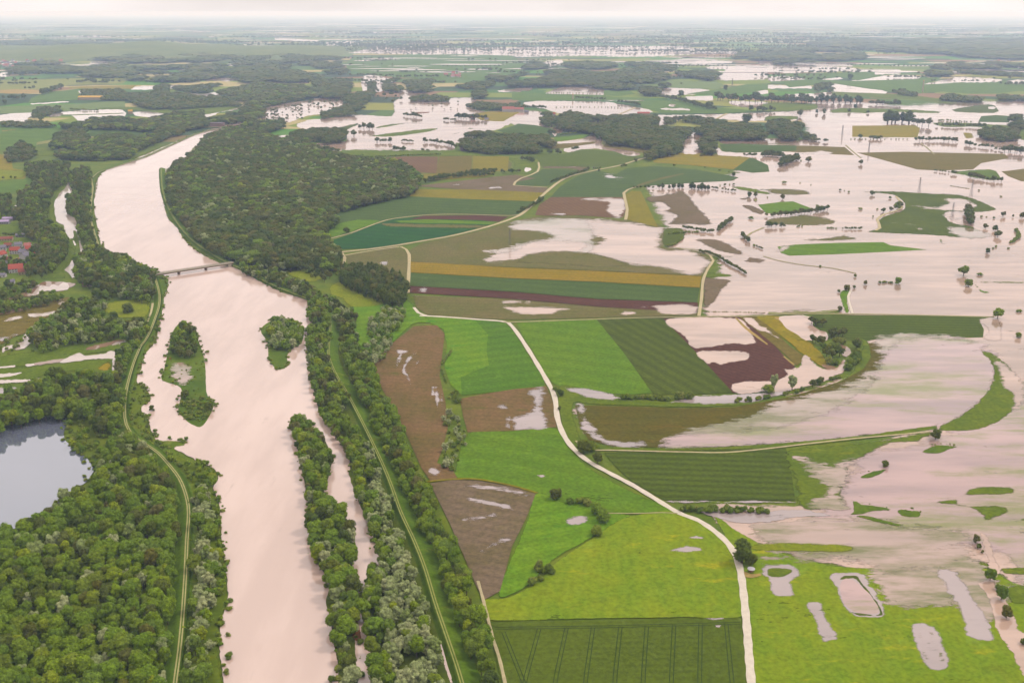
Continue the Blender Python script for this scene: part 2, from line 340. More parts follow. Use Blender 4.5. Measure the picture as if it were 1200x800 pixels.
# name | material | softness in px | view | outline | label      (a leading > makes the sheet a part of the row above)
LAND = '''
floodwater|flood|0|B|150,230 320,230 330,200 440,195 600,215 900,225 1200,225 1200,262 1000,262 700,255 500,250 320,240|broad pale floodwater dotted with trees under the far haze
floodwater|flood|0|B|90,180 300,190 280,196 90,187|thin pale strip of water far off at the upper left
floodwater|flood|1|C|0,225 300,215 760,215 820,222 1040,240 1060,255 860,258 780,262 560,270 300,265 0,268|long pale flood band beyond the dark far wood
floodwater|flood|0|C|100,300 180,285 230,283 240,290 190,312 120,308|small flooded clearing at the back of the dark far wood
floodwater|flood|0|C|700,285 800,282 1040,288 1030,298 700,300|thin pale flood strip right behind the dark far wood
floodwater|flood|0|C|1150,290 1500,296 1600,310 1500,312 1160,302|narrow far flood strip fringed by trees
floodwater|flood|1|C|900,312 1160,305 1400,308 1600,316 1620,330 1500,340 1300,345 1200,342 1200,372 1100,378 960,378 940,362 985,345 1000,330 920,325|branching pale floodwater right of the dark far wood
floodwater|flood|0|D|0,360 100,358 180,370 60,380 0,378|short flood patch in the green fields beyond the tree line
floodwater|flood|0|D|250,370 340,362 350,370 260,377|tiny flood patch among far green fields
floodwater|flood|0|D|310,392 430,408 560,430 545,441 430,440 310,425|wedge of water before the far tree clump
floodwater|flood|0|D|380,330 620,328 620,345 500,350 430,345|pale flood strip crossing far fields
floodwater|flood|0|D|380,383 510,360 600,352 720,358 700,370 520,378 400,390|narrow flood strip by two small trees
floodwater|flood|0|D|690,405 860,368 900,362 1090,372 1060,385 860,390 720,410|curving flood strip by the pale tower
floodwater|flood|0|D|840,415 900,418 1050,430 1040,438 850,426|thin straight flood strip in a far green field
floodwater|flood|0|D|850,335 930,325 1200,330 1400,332 1400,352 1200,352 1060,346 860,347|flooded row of trees at the far right
floodwater|flood|0|D|1120,380 1200,374 1400,374 1400,394 1160,392|flood patch at the far right edge
floodwater|flood|0|D|0,400 100,402 200,405 210,415 60,415 0,415|flood patch in front of the low dark shrubs
floodwater|flood|0|D|80,445 200,440 330,430 300,445 210,470 80,470|flooded plots behind the long tree line
floodwater|flood|0|C|680,420 760,412 900,420 935,432 900,441 690,446|pale flooded field beside the lone dark tree
floodwater|flood|0|C|600,412 615,412 622,440 600,440|bright gap of water between two dark thickets
floodwater|flood|0|C|810,455 940,450 945,472 830,468|small water patch right of the lone dark tree
floodwater|flood|0|C|1130,422 1200,424 1200,440 1150,440|small patch of water by the tree line
floodwater|flood|0|C|1020,475 1200,482 1200,505 1060,500|flooded ground under the row of tall trees
floodwater|flood|0|C|150,440 250,405 380,402 440,430 420,446 160,441|flooded meadows crossed by a line of trees
floodwater|flood|0|C|0,418 100,412 90,424 0,430|small flood strip left of the flooded meadows
floodwater|flood|0|C|370,460 500,458 640,462 620,472 400,471|narrow bright strip of water along a lane
floodwater|flood|0|C|60,490 100,475 420,478 500,490 560,498 640,515 660,528 560,535 400,545 240,535 170,515|wide oval flood crossed by a dotted dyke
floodwater|flood|0|B|1130,425 1200,418 1240,420 1240,432 1140,432|pale water strip beyond the farm
floodwater|flood|0|C|0,525 130,530 140,545 70,575 190,575 190,598 150,598 0,582|flooded fields in front of the red roofed farm
floodwater|flood|0|C|610,530 680,540 1000,535 1500,520 1500,562 1200,566 1120,568 1000,560 850,552 760,570 690,594 680,575|flooded ground around the thickets and lane
floodwater|flood|0|C|200,668 340,650 370,632 420,628 424,680 470,690 600,720 540,730 420,700 330,700 260,715 240,700 330,675 210,672|forked floodwater south of the oval wood
floodwater|brownwater|0|C|190,600 240,598 340,606 350,612 230,620 200,640|brown water at the edge of the oval wood
floodwater|flood|1|k|-200,330 -100,300 0,290 150,268 300,265 400,275 480,265 480,180 520,150 530,100 600,100 640,120 700,125 620,160 880,150 1050,145 1070,180 1000,200 1080,230 1140,240 1300,232 1500,240 1560,262 1540,300 1600,330 1380,335 1330,330 1290,345 1200,380 1060,400 1060,465 930,470 900,520 600,515 300,515 100,515 -60,500 0,470 150,450 150,420 0,360 -80,390 -200,350|wide sheet of pinkish floodwater winding among trees and farm dykes
>meadow_strip|grassdark|0|k|60,365 120,350 240,325 250,335 200,360 140,380
>meadow_strip|verge|0|k|350,360 450,335 690,315 560,333 400,362
>meadow_strip|verge|0|k|260,405 330,410 620,375 800,360 800,372 700,395 560,415 420,425 280,415
>mud_bank|mud|0|k|620,250 740,245 750,255 640,265
>meadow_strip|verge|0|k|1010,358 1045,360 1050,368 1012,370
>meadow_strip|grassdark|0|k|890,403 1000,380 990,388 900,408
>mud_bank|brownwater|0|k|250,500 600,512 900,516 900,522 300,520
ploughed_field|purple|0|k|945,470 1060,466 1075,500 1100,522 960,524|small dark red field beside the round wood
crop_field|ochre|0|k|1035,265 1160,245 1380,250 1350,262 1260,314 1200,314 1100,305|ochre coloured field by the flooded farmhouse
floodwater|flood|0|B|500,362 560,355 640,375 645,390 600,400 605,425 560,432 505,435|bright white water square among dark trees
floodwater|flood|0|j|640,350 700,320 850,300 950,290 1050,270 1200,270 1200,360 1100,375 950,400 830,440 780,430 700,440 640,420|sparkling water with half drowned trees beside the river wood
floodwater|brownwater|0|j|1050,262 1200,252 1240,275 1190,290 1060,300|dark brown water at the wood edge
floodwater|flood|0|j|640,570 660,555 740,540 840,530 845,575 980,590 860,605 800,640 700,640 640,610|forked pond beside the river wood
floodwater|flood|0|j|850,588 1200,592 1200,640 1100,640 1080,605|muddy water strip before the wood
floodwater|channel|0|j|455,580 500,565 520,575 490,592 460,595|small bright pool in the wood by the river
floodwater|flood|0|j|700,145 980,152 975,168 720,165|thin bright water strip among the far river woods
floodwater|flood|0|j|150,120 250,125 560,135 550,150 240,150 150,130|scattered bright water strip in the far woods
floodwater|channel|0|j|0,178 130,180 130,193 0,197|small white water strip at a far field edge
floodwater|channel|0|j|0,358 180,345 500,335 480,350 350,370 280,400 200,405 130,400 90,380 0,378|curved backwater behind the river trees
floodwater|channel|0|j|30,270 100,235 220,240 390,220 420,240 600,250 560,265 280,262 200,285 150,280 60,290|upper backwater with small islands
floodwater|channel|0|i|0,510 240,487 240,515 190,530 205,552 150,560 20,556 -40,550|bright pond at the left edge
floodwater|channel|0|i|340,505 440,490 600,475 860,475 880,520 830,530 740,525 620,545 590,562 540,545 490,510 400,520 345,525|bright flooded pond with a narrow dam across it
>dam|verge|0|i|420,508 620,503 870,494 870,499 620,509 430,514
floodwater|channel|0|i|930,490 1210,480 1210,500 1100,515 1040,525 940,510|bright pond right of the yellow marker house
floodwater|channel|0|i|210,430 490,412 480,420 220,436|narrow bright canal between pale fields
floodwater|channel|0|i|550,340 700,330 830,335 830,352 560,355|pinkish gravel plot with water beside a works yard
floodwater|channel|0|i|920,325 960,308 1200,302 1210,325 960,332|bright rectangular pool before the round thicket
floodwater|channel|0|i|625,145 680,125 785,115 785,130 750,135 780,165 720,170 700,182 650,170|bright quarry lake in the far woods
floodwater|channel|0|i|1045,75 1200,50 1330,42 1330,50 1200,72 1090,88|slanting white lake far to the left
floodwater|channel|0|i|0,215 70,215 70,240 0,242|small white pond under the far village
floodwater|channel|0|i|875,60 940,55 935,73 875,73|tiny white pond in the haze
floodwater|channel|0|i|480,103 550,97 545,112 480,112|tiny white pond right of the far village
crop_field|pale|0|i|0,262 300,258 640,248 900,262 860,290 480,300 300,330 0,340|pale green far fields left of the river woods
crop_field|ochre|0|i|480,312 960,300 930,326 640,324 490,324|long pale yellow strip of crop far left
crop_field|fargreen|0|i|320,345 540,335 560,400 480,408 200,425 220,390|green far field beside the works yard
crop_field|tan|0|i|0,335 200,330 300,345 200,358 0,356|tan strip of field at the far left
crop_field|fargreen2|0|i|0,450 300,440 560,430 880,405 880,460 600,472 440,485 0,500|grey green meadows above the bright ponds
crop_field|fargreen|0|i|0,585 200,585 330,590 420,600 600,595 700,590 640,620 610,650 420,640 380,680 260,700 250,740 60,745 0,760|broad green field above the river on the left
>bare_strip|tan|0|i|0,620 180,600 310,592 300,598 160,608 0,630
crop_field|blue2|0|i|640,620 700,608 900,605 1100,610 1080,630 960,655 840,640 700,660 610,660|darker green field between two tree belts
meadow|verge|0|i|250,755 480,758 470,790 300,800 240,790|small green meadow between dark thickets
crop_field|ochre|0|A|-200,720 50,725 60,790 120,800 120,840 0,840 -200,850|ochre field at the left edge
meadow|verge|0|A|440,505 1120,490 1130,505 900,545 650,520|bank of grass between backwater and river wood
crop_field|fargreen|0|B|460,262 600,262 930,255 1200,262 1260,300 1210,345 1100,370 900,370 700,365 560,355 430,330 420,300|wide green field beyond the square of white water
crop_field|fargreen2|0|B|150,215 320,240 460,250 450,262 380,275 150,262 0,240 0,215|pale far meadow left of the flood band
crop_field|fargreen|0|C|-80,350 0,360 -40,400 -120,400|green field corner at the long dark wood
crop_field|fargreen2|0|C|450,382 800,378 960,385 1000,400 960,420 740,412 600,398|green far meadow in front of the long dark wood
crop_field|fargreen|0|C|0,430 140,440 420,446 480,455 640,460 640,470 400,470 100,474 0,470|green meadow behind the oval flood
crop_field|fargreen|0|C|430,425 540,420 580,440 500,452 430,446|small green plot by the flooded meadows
crop_field|fargreen|0|C|600,475 680,470 780,470 900,500 1100,515 1180,520 1000,532 700,530 600,500|long green meadow beside the lane
>puddle|flood|0|C|690,507 830,510 840,517 700,515
>puddle|flood|0|C|735,490 765,491 765,500 735,499
crop_field|fargreen|0|C|820,440 960,420 1100,395 1200,392 1200,420 1080,440 960,448|green strip field by the tree line far right
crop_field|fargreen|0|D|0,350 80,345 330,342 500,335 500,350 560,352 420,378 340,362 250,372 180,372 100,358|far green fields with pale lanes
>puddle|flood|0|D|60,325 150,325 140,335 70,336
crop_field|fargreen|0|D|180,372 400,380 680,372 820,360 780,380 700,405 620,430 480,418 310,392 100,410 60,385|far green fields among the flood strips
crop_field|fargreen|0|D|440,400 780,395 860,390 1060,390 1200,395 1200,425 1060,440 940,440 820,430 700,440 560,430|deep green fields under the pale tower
crop_field|verge|0|D|300,432 560,440 700,450 860,470 1010,480 1000,492 900,494 700,470 540,462 300,445|long green strip before the tree lined flood
floodwater|flood|7|Z|820,371 836,305 775,292 776,268 770,262 750,205 760,192 800,198 850,203 862,187 850,178 840,171 855,163 925,165 940,150 925,137 935,120 1000,117 1060,121 1100,119 1210,115 1400,115 1400,700 1215,705 1150,662 1080,668 1000,670 930,656 868,640 840,622 830,588 940,588 985,565 982,535 1010,518 1085,500 1080,495 1000,505 900,515 700,515 680,500 676,476 860,476 940,455 1005,430 1010,400 958,370 895,371|vast shallow floodwater covering the plain on the right
floodwater|floodlav|16|Z|930,640 945,590 985,555 1000,530 1090,508 1165,470 1215,430 1400,420 1400,700 1215,700 1150,650 1080,660 1000,664|lavender tinted shallow flood over drowned grass at the lower right
meadow|meadow|0|Z|835,600 870,625 930,650 1000,664 1080,662 1150,664 1220,690 1400,700 1400,850 884,850 880,790 873,700 866,655 850,630|yellow green meadow in the lower right with small pools
>wet_grass|floodgrass|14|P|-60,20 300,10 900,60 1010,140 1100,280 1200,330 1400,340 1400,430 1160,430 1040,520 930,500 840,460 640,470 540,420 440,300 380,250 200,270 60,240 -60,245 -100,120
>wet_grass|floodgrass|10|P|420,270 880,260 900,440 640,455 530,440 470,330
>puddle|wet|2.0|P|-40,245 0,236 120,240 175,285 122,322 140,388 80,400 10,395 -10,320 -50,290
>rushes|verge|2|P|-10,262 60,256 125,268 90,300 20,308 -10,290
>puddle|wet|1.6|P|280,295 330,276 445,280 485,330 560,450 548,490 500,498 395,488 345,450 322,380
>rushes|grassdark|1.0|P|335,318 350,298 420,296 440,325 500,400 542,470 520,486 420,484 395,466 470,476 520,470 480,400 425,335 400,310
>pool|floodlav|0|P|340,325 380,310 420,330 450,360 490,400 520,460 490,474 420,470 370,440 345,400
>puddle|wet|1.8|P|160,440 200,412 262,428 292,500 350,592 300,606 240,602 205,510
>puddle|wet|1.8|P|655,535 795,540 860,716 735,722
>wet_grass|floodgrass|5|P|680,560 720,550 740,610 700,600
>wet_grass|floodgrass|5|P|740,545 780,550 790,600 750,590
>wet_grass|floodgrass|5|P|700,640 760,650 770,700 730,700
>wet_grass|floodgrass|5|P|780,630 820,650 845,700 800,700
>puddle|wet|2.2|P|775,272 885,272 935,340 1065,585 930,586 895,470 835,370
>channel|flood|1.5|P|990,95 1020,100 1050,150 1095,270 1070,330 1120,400 1165,500 1200,560 1400,560 1400,800 1210,780 1135,660 1075,560 1040,440 1000,360 975,330 1030,300 1010,200
crop_field|grassdark|0|D|860,515 1030,490 1075,510 1060,530 880,525|small dark green plot in the far right floods
>puddle|flood|0|D|1030,500 1070,503 1060,512 1030,510
crop_field|blue2|0|D|1000,545 1070,540 1145,545 1130,575 985,572|striped green plot by the far right trees
meadow|verge|0|D|280,522 360,505 560,508 820,522 805,532 600,528 440,532 300,530|long low grass bank in the far flood
meadow|verge|0|D|-20,485 200,484 240,500 220,515 60,525 -20,523|green bank left of the four drowned trees
meadow|verge|0|D|-20,545 140,543 150,560 -20,568|narrow green bank behind the dark oval wood
crop_field|ochre|0|D|395,590 690,588 712,602 700,645 395,642|square olive field standing above the flood
meadow|verge|0|D|770,575 990,578 1240,600 1240,660 1160,650 1000,600 840,598|green bank under the tree belt at the right
meadow|ochre|0|D|915,620 960,628 968,645 925,652|tiny pale islet by the right tree belt
crop_field|olive|0|D|-20,680 200,684 360,690 405,728 260,722 100,712 -20,708|long green brown field in the far flood
>puddle|flood|2|D|120,715 290,705 300,730 140,726
crop_field|olive|0|D|415,716 640,712 1110,722 1130,742 1000,765 960,795 800,800 700,795|large brown green field rising from the flood
meadow|reed|0|f|560,-5 640,0 700,5 900,-10 1000,0 1040,60 960,70 820,45 700,20|green bank with dark shrubs at the top right
crop_field|olive|0|f|1040,5 1100,0 1400,-40 1400,80 1180,75 1090,40|olive field corner at the right edge
crop_field|ochre|0|h|390,472 450,440 560,415 700,420 800,425 1080,440 1090,448 960,532 800,515 640,500 500,490 400,485|golden brown field with a green right end
>crop_end|blue2|0|h|1080,444 1200,502 1210,548 1090,556 955,533
floodwater|flood|0|h|560,345 600,330 660,275 690,275 750,325 735,345 740,415 595,417|bright square pond between two dark woods
floodwater|brownwater|0|h|650,290 690,282 750,310 748,328 700,325|brown water in the corner of the bright pond
crop_field|blue2|0|h|860,355 1020,350 1200,360 1400,365 1400,400 1200,412 940,415 880,400|green field right of the bright square pond
floodwater|brownwater|0|h|850,318 1150,312 1400,325 1400,345 1150,352 870,345|dark brown water along the wood
floodwater|flood|0|h|835,365 860,380 880,402 1020,418 1190,410 1190,460 1020,442 850,430|pale water below the green field
crop_field|blue2|0|l|130,380 250,345 280,330 400,340 520,365 540,385 480,410 340,418 220,400|pale green wet field beyond the round wood
crop_field|vivid|0|l|535,425 640,420 740,405 780,408 740,430 640,445 540,455|small bright green field by the wood
crop_field|olive|0|l|480,500 560,475 700,465 830,455 820,470 740,480 600,500 520,510|olive strip before the forked flood
crop_field|olive|0|l|900,470 1000,465 1200,485 1220,520 1180,540 1100,525 930,500 880,492|green brown field under the wood edge
crop_field|crop|0|l|340,545 480,540 600,545 700,520 800,512 960,525 1040,555 1140,560 1170,570 1020,615 860,632 720,630 600,625 450,630 420,580|broad green field with ragged wet edge
>bare_strip|soil|0|l|440,632 600,626 780,634 740,662 640,650 460,648
>puddle|flood|1|l|560,628 600,627 740,630 740,637 600,637
crop_field|blue|0|l|450,650 640,652 740,660 700,690 560,720 500,765 270,765 260,745 350,700 440,662|green wedge field inside the bend of the lane
crop_field|brgreen|0|l|-20,560 130,565 210,580 240,610 230,640 160,660 60,670 -20,682|rounded olive field by the lane
meadow|verge|0|l|130,562 250,570 400,590 420,640 380,680 260,690 160,680 240,640 245,600 200,578|rough grass around the small white pond
>pool|channel|0|l|325,650 340,635 375,640 378,655 345,668 330,664
ploughed_field|brown2|0|k|425,570 560,560 800,562 790,680 660,672 540,650 405,632|brown field beyond the big wood
crop_field|olive|0|k|810,560 1040,555 1035,672 785,680|dark olive field next to the brown field
crop_field|yolive|0|k|1045,555 1120,560 1300,560 1290,660 1120,670 1040,675|yellow green field east of the olive field
meadow|vivid2|0|k|200,600 260,585 440,568 400,632 250,618|small bright green triangle behind the big wood
meadow|verge|0|k|-20,520 250,525 900,522 1100,540 1200,530 1200,556 800,560 560,560 430,570 250,588 100,600 -20,600|scrubby meadow along the flood behind the big wood
meadow|yolive|0|k|670,685 990,678 1100,680 1200,665 1200,672 1120,705 900,720 690,725|yellow strip behind the hedge
ploughed_field|soil|0|Z|487,218 540,212 580,207 604,205 628,209 606,213 602,217 642,220 638,226 600,224 540,222|grey brown ploughed strip under the hedge
>puddle|wet|1|Z|530,216 545,215 546,217 531,218
>puddle|wet|1|Z|570,219 588,218 590,221 572,222
>puddle|wet|1|Z|566,212 578,211 577,213 567,214
crop_field|yolive|0|Z|478,231 488,222 545,222 600,224 640,226 629,236 600,235 540,233|bright olive yellow strip of crop
crop_field|blue|0|Z|393,247 415,243 440,237 478,230 540,233 600,235 628,236 612,250 600,252 560,251 510,251 460,256 440,262 412,272 388,278 382,272 395,263|large blue green field below the yellow strip
>field_edge|vivid|0|Z|384,271 396,262 420,257 446,258 440,262 412,272 390,278
crop_field|teal|0|Z|391,281 412,274 440,263 460,257 500,253 560,252 596,254 575,263 550,270 520,277 490,282 460,287 430,291 402,292 391,288|deep green pointed field between two lanes
>plough_strip|purple|0|Z|496,253 560,252.3 596,254 584,260 560,258 520,257 480,257
>crop_strip|vivid|0|Z|462,259 500,257 583,260 576,263 540,262 470,261
>bare_strip|brgreen|0|Z|446,262 470,261.5 574,264 566,267.5 500,267 452,265
crop_field|brgreen|0|Z|405,300 430,296 460,291 470,291 478,297 477,342 460,332 430,318 408,310|wet green brown field behind the poplar copse
>puddle|wet|2.5|Z|442,307 452,304 460,306 458,310 448,313
>puddle|wet|1.2|Z|459,301 463,299 464,303 460,304
ploughed_field|brgreen|0|Z|480,293 494,285 530,278 570,269 600,259 628,254 640,254 680,254 730,258 770,262 779,268 777,290 800,292 818,294 836,304 822,323 760,320 700,317 600,313 520,309 481,306|vast brown green field half under water
>puddle|flood|7|Z|640,258 665,254 730,257 780,266 778,288 808,292 836,303 824,322 800,322 770,316 730,310 690,300 650,298 640,292 680,288 700,280 640,275 660,268
>wet_ground|floodcrop|6|Z|600,258 680,254 700,275 690,300 640,304 600,300 560,294 600,285 640,276 600,270
>puddle|flood|5|Z|562,305 578,296 600,292 620,282 650,280 694,283 686,292 660,300 630,304 600,307 575,310
>wet_ground|brgreen|4|Z|620,296 660,293 700,297 740,310 700,314 640,310 600,308
crop_field|yellow|0|Z|480,306.5 600,313.5 700,317.5 822,323.5 820,337 700,330 600,326 480,319|long golden yellow strip of ripe crop
crop_field|blue|0|Z|480,319.5 600,326.5 700,330.5 820,337.5 817,354 700,350 600,341.5 480,334.5|long blue green strip below the yellow strip
ploughed_field|purple|0|Z|480,335 600,342 700,350.5 818,354.5 817,366 760,363 700,359 600,350 480,343|long purple brown strip of bare soil
>puddle|wet|2.5|Z|488,336 500,335 506,339 500,344 488,343
ploughed_field|brgreen|0|Z|484,346 600,350.5 700,359.5 818,366.5 816,369.5 720,371.5 600,374.5 520,371 500,368 488,360|olive brown strip with pools beside the farm track
>puddle|flood|2.2|Z|585,353 600,351 625,352 625,356 600,356 584,357
>puddle|flood|2.5|Z|588,358 640,358 674,361 655,367 630,370 600,367
>puddle|flood|1.4|Z|723,368 732,364 749,366 745,369 730,370
>puddle|flood|2.5|Z|760,356 815,356 817,369 775,369 764,362 750,361
>puddle|wet|2|Z|483,346 490,344 494,348 486,350
crop_field|blue|0|Z|645,231 655,220 663,214 678,206 700,200 722,204 735,197 763,195 787,196 817,199 840,203 866,208 857,212 817,214 772,217 745,219 735,224 730,231 685,231|broad blue green field inside the curve of the lane
>field_track|brgreen|0|Z|746,217 757,213 775,208 800,203 802,204 777,210 760,215 748,219
>puddle|wet|2|Z|703,205 720,203 722,206 735,209 730,211 712,210
ploughed_field|brown2|0|Z|627,252 632,240 645,231 685,231 730,231 734,245 730,255 715,255 680,252.5 640,253|brown field below the blue green field
>puddle|flood|2.2|Z|678,233 705,231 733,232 735,246 728,256 716,254 708,247 710,238 690,237
>puddle|wet|1.5|Z|640,249 665,249 663,252 645,252
crop_field|yolive|0|Z|731,229 740,224 751,224 760,243 771,266 750,261 733,257 735,245 730,230|yellow green plot surrounded by flood
ploughed_field|soil|3|Z|755,231 776,228 778,224 786,226 798,222 808,228 820,243 836,262 808,264 780,263 790,255 786,250 766,248 782,245 774,238 760,238|dark brown island of bare field in the flood
ploughed_field|soil|3|Z|812,281 842,280 866,291 880,300 900,303 893,309 870,307 876,301 860,299 840,294|long brown bare strip sticking out of the flood
ploughed_field|soil|1.5|Z|868,240 883,241 897,248 893,252 878,247|small brown strip in the flood by the hedge
meadow|grassdark|0|Z|778,269 800,268 802,280 788,286 781,290 777,288|olive meadow corner with dark hedges
ploughed_field|soil|3|Z|823,326 837,326 857,329 848,341 834,359 823,360|brown corner of field right of the light track
meadow|verge|0|Z|829,319 860,322 858,324 826,325|small green bank right of the light track
crop_field|vivid|0|e|430,378 600,357 690,353 832,407 770,425 700,435 490,442|bright green island field above the hedge
>field_edge|pale|0|e|390,330 425,330 430,370 415,362
meadow|verge|1.5|e|225,248 320,243 460,272 560,300 640,306 520,302 400,290|slim green bank in the flood
meadow|brgreen|3|e|430,262 560,256 770,262 830,300 720,312 580,305 500,285|pale green bank half under water
meadow|brgreen|3|e|470,485 700,452 860,456 1020,495 1000,522 860,538 700,534 480,518|olive drowned meadow between two hedges
ploughed_field|soil|1.2|e|320,385 360,380 480,430 472,448 380,418|brown tongue of bare soil in the flood
ploughed_field|soil|1|e|285,335 360,318 385,325 335,342|small brown soil patch by two trees
meadow|brgreen|4|e|660,630 900,618 1040,595 1080,592 1180,628 1040,645 860,648|faint strip of drowned grass
crop_field|vivid|0|H|45,356 130,346 330,338 540,335 575,350 660,360 742,370 560,380 300,392 100,398 60,385|long bright green tongue of field in the flood
>wet_edge|flood|3|H|60,350 130,352 95,375 70,385 30,380
crop_field|grassdark|1|f|36,146 300,145 560,160 700,163 830,188 940,235 1010,272 900,292 770,290 650,295 690,360 850,400 800,468 500,452 100,432 190,400 170,350 230,315 340,280 360,240 310,185 240,165|dark green curved field rising from the flood
>puddle|flood|2.5|f|390,248 480,240 600,245 650,225 610,195 700,188 760,185 865,222 865,270 790,292 700,288 560,280 430,258
>puddle|flood|2.5|f|600,300 700,296 740,330 800,385 740,395 690,350
>puddle|floodcrop|4|f|640,395 800,395 990,440 980,475 820,482 700,455
>puddle|flood|1.5|f|430,400 500,400 500,420 440,415
>puddle|wet|1.2|f|220,362 340,366 460,382 460,388 330,376 220,368
meadow|reed|0|f|606,478 625,480 630,505 680,512 760,516 835,518 832,523 700,520 612,515|thin grassy bank with a green corner in the flood
meadow|vivid|0|H|335,570 390,560 375,590 383,668 360,667|small green wedge beside the drowned lane
meadow|vivid|0|H|958,515 985,540 1005,560 1060,568 1040,574 1000,572 970,540|small green wedge right of the lone trees
meadow|verge|1|H|985,519 1250,521 1250,528 990,525|thin green bank right of the lone trees
crop_field|croprow|0|Z|951,367 1000,369 1100,370 1164,371 1156,374 1148,376 1153,386 1152,395 1120,396 1050,396.5 1010,399 985,398 965,392 955,378|long dark green field with fine crop rows
>puddle|flood|1.5|Z|1145,374 1170,372 1175,398 1150,397 1156,388 1148,378
meadow|verge|0|Z|900,365 938,366 985,362 986,367 960,367.5 900,369|green strip along the farm track
meadow|ochre|0|Z|885,370 915,370 928,378 945,395 962,412 970,424 966,430 958,427 940,415 918,397 900,384|olive yellow strip beside the flooded pond
>wet_edge|tan|2.5|Z|905,371 920,371 928,380 930,390 915,380
crop_field|deepgreen|0|Z|555,374 575,376 592,378 600,386 612,404 625,425 637,443 638,452 600,457 560,461 541,463 532,450 540,440 560,432 572,428 568,410 570,395|deep green field beside the white road
crop_field|vivid2|0|Z|495,371 520,371 556,374 572,392 570,410 573,428 560,433 540,442 541,463 528,450 521,430 524,405 520,386 505,379|bright lime green meadow right of the brown field
crop_field|vivid|0|Z|605,377 640,376 699,374 730,412 764,460 740,462 700,460 665,455 650,450 640,440 625,412 612,393|vivid green field right of the white road
crop_field|cropdiag|0|Z|699,374 740,373 777,373 815,412 859,460 800,462 766,462 730,412|dark green field with diagonal drill lines
meadow|verge|0|Z|655,452 700,458 760,464 860,461 880,468 930,462 985,445 1002,428 1010,400 990,398 1013,396 1022,412 1018,428 995,446 940,464 880,474 800,477 700,474 672,474 680,510 690,525 668,520 656,490|green verge with a shallow ditch below the vivid fields
>puddle|wet|1.8|Z|660,453 690,454 720,461 733,467 715,470 690,467 662,458
>puddle|wet|1.8|Z|785,470 812,463 850,462 900,458 935,452 925,460 890,470 850,474 800,473
ploughed_field|purple|0|Z|777,373 870,371 905,402 932,430 925,440 905,446 870,460 859,460 815,412|dark purple ploughed field with sharp edged pools
>pool|flood|1.2|Z|780,373.5 863,372 880,387 888,401 883,403 872,404 868,403 850,404 813,408 800,394
>pool|flood|1.2|Z|815,412 848,410.5 876,412 881,418 878,421 870,423 855,425 845,428 836,425 828,427
>pool|flood|1.2|Z|857,450 873,446 885,445 905,446 920,440 930,430 935,430 945,445 930,455 900,458 870,462 858,458
ploughed_field|olive|0|Z|866,371 885,371 905,385 925,405 946,420 933,428 920,415 900,398|narrow olive brown strip of bare soil
>pool|flood|1.2|Z|869,372.5 882,372 895,382 910,392 918,398 910,397 898,390 885,386
>lane|tan|0|Z|861,372 863,372 875,383 900,403 899,404 874,386
>lane|tan|0|Z|918,418 919,417 932,427 930,428
floodwater|flood|0|a|420,90 590,84 640,115 640,150 690,185 740,200 740,250 690,240 600,250 540,210 480,180 440,130|pale pond between olive strip and green field
floodwater|flood|2|a|600,340 700,430 790,430 840,370 870,380 860,460 800,490 700,540 560,570 420,600 180,560 100,545 200,520 380,515 460,480 440,440 540,430 560,370|ragged floodwater between ploughed fields and verge
floodwater|brownwater|0|a|800,280 870,290 900,330 870,360 830,330|brown pool between dark shrubs
floodwater|brownwater|0|a|700,410 760,420 800,430 770,448 710,430|small brown pool under the shrubs
crop_field|crescent|0|Z|674,475 700,475 800,478 860,477 925,465 985,447 1012,432 1021,418 1018,402 1060,395 1100,396 1125,400 1150,412 1163,430 1155,455 1130,480 1100,497 1000,510 900,519 800,524 720,523 690,515 680,500|crescent shaped drowned field with curved wheel marks
>wet_ground|floodcrop|10|Z|760,530 790,505 860,485 930,462 985,445 1012,432 1021,414 1015,394 1060,388 1130,394 1170,412 1176,430 1165,460 1140,486 1100,505 1000,518 900,526 800,530
>puddle|floodlav|9|Z|760,528 800,505 870,502 940,488 990,465 1015,440 1030,410 1060,393 1130,394 1175,412 1170,460 1130,492 1100,504 1000,518 900,525 800,530
>puddle|wet|3|Z|672,473 688,474 695,495 715,512 760,516 760,524 720,524 688,514 678,500
meadow|verge|0|Z|700,518 720,523 800,524.5 900,519.5 1000,510.5 1098,498 1100,502 1000,516 900,525 800,528 710,528|green bank along the thin field path
meadow|verge|2.5|L|800,395 850,370 920,330 990,270 1030,215 1050,150 1035,100 980,30 1060,55 1130,105 1195,190 1200,260 1130,345 1040,395 950,418 810,420|green outer bank of the crescent field
>puddle|flood|3|L|1060,60 1140,110 1220,200 1210,300 1140,330 1130,260 1080,200 1060,140 1040,90
crop_field|croprow|0|Z|708,530 760,530 830,528 921,525 927,550 932,586 850,585.5 779,585 762,576 740,563 722,547|dark green field with fine rows beside the white road
>wet_edge|wet|1.2|Z|770,585 935,586 935,590 800,590 778,588
meadow|verge|5|L|82,505 400,470 760,420 790,430 700,470 560,490 420,560 355,600 375,770 300,790 140,780 110,650|half drowned bright green meadow
>wet_ground|floodgrass|8|L|100,520 300,560 420,540 380,700 380,790 150,780 240,700 150,600
meadow|reed|1|L|718,515 790,486 880,488 900,492 850,505 800,524 740,522|small reed islet under the lone tree
meadow|reed|1|L|430,637 480,610 555,596 558,602 520,625 470,640|slim reed islet left of the bush
meadow|reed|1|g|85,232 110,215 105,145 135,148 160,165 250,175 345,192 350,206 240,210 160,228|larger reed bed with an open pool
>reed_strip|reed|1|g|120,238 200,240 300,265 430,298 400,308 300,290 200,262
>reed_strip|reed|1|g|385,206 430,198 540,210 542,238 505,250 420,238
meadow|verge|4|L|900,715 1000,675 1150,680 1140,715 950,722|thin drowned meadow strip at the right
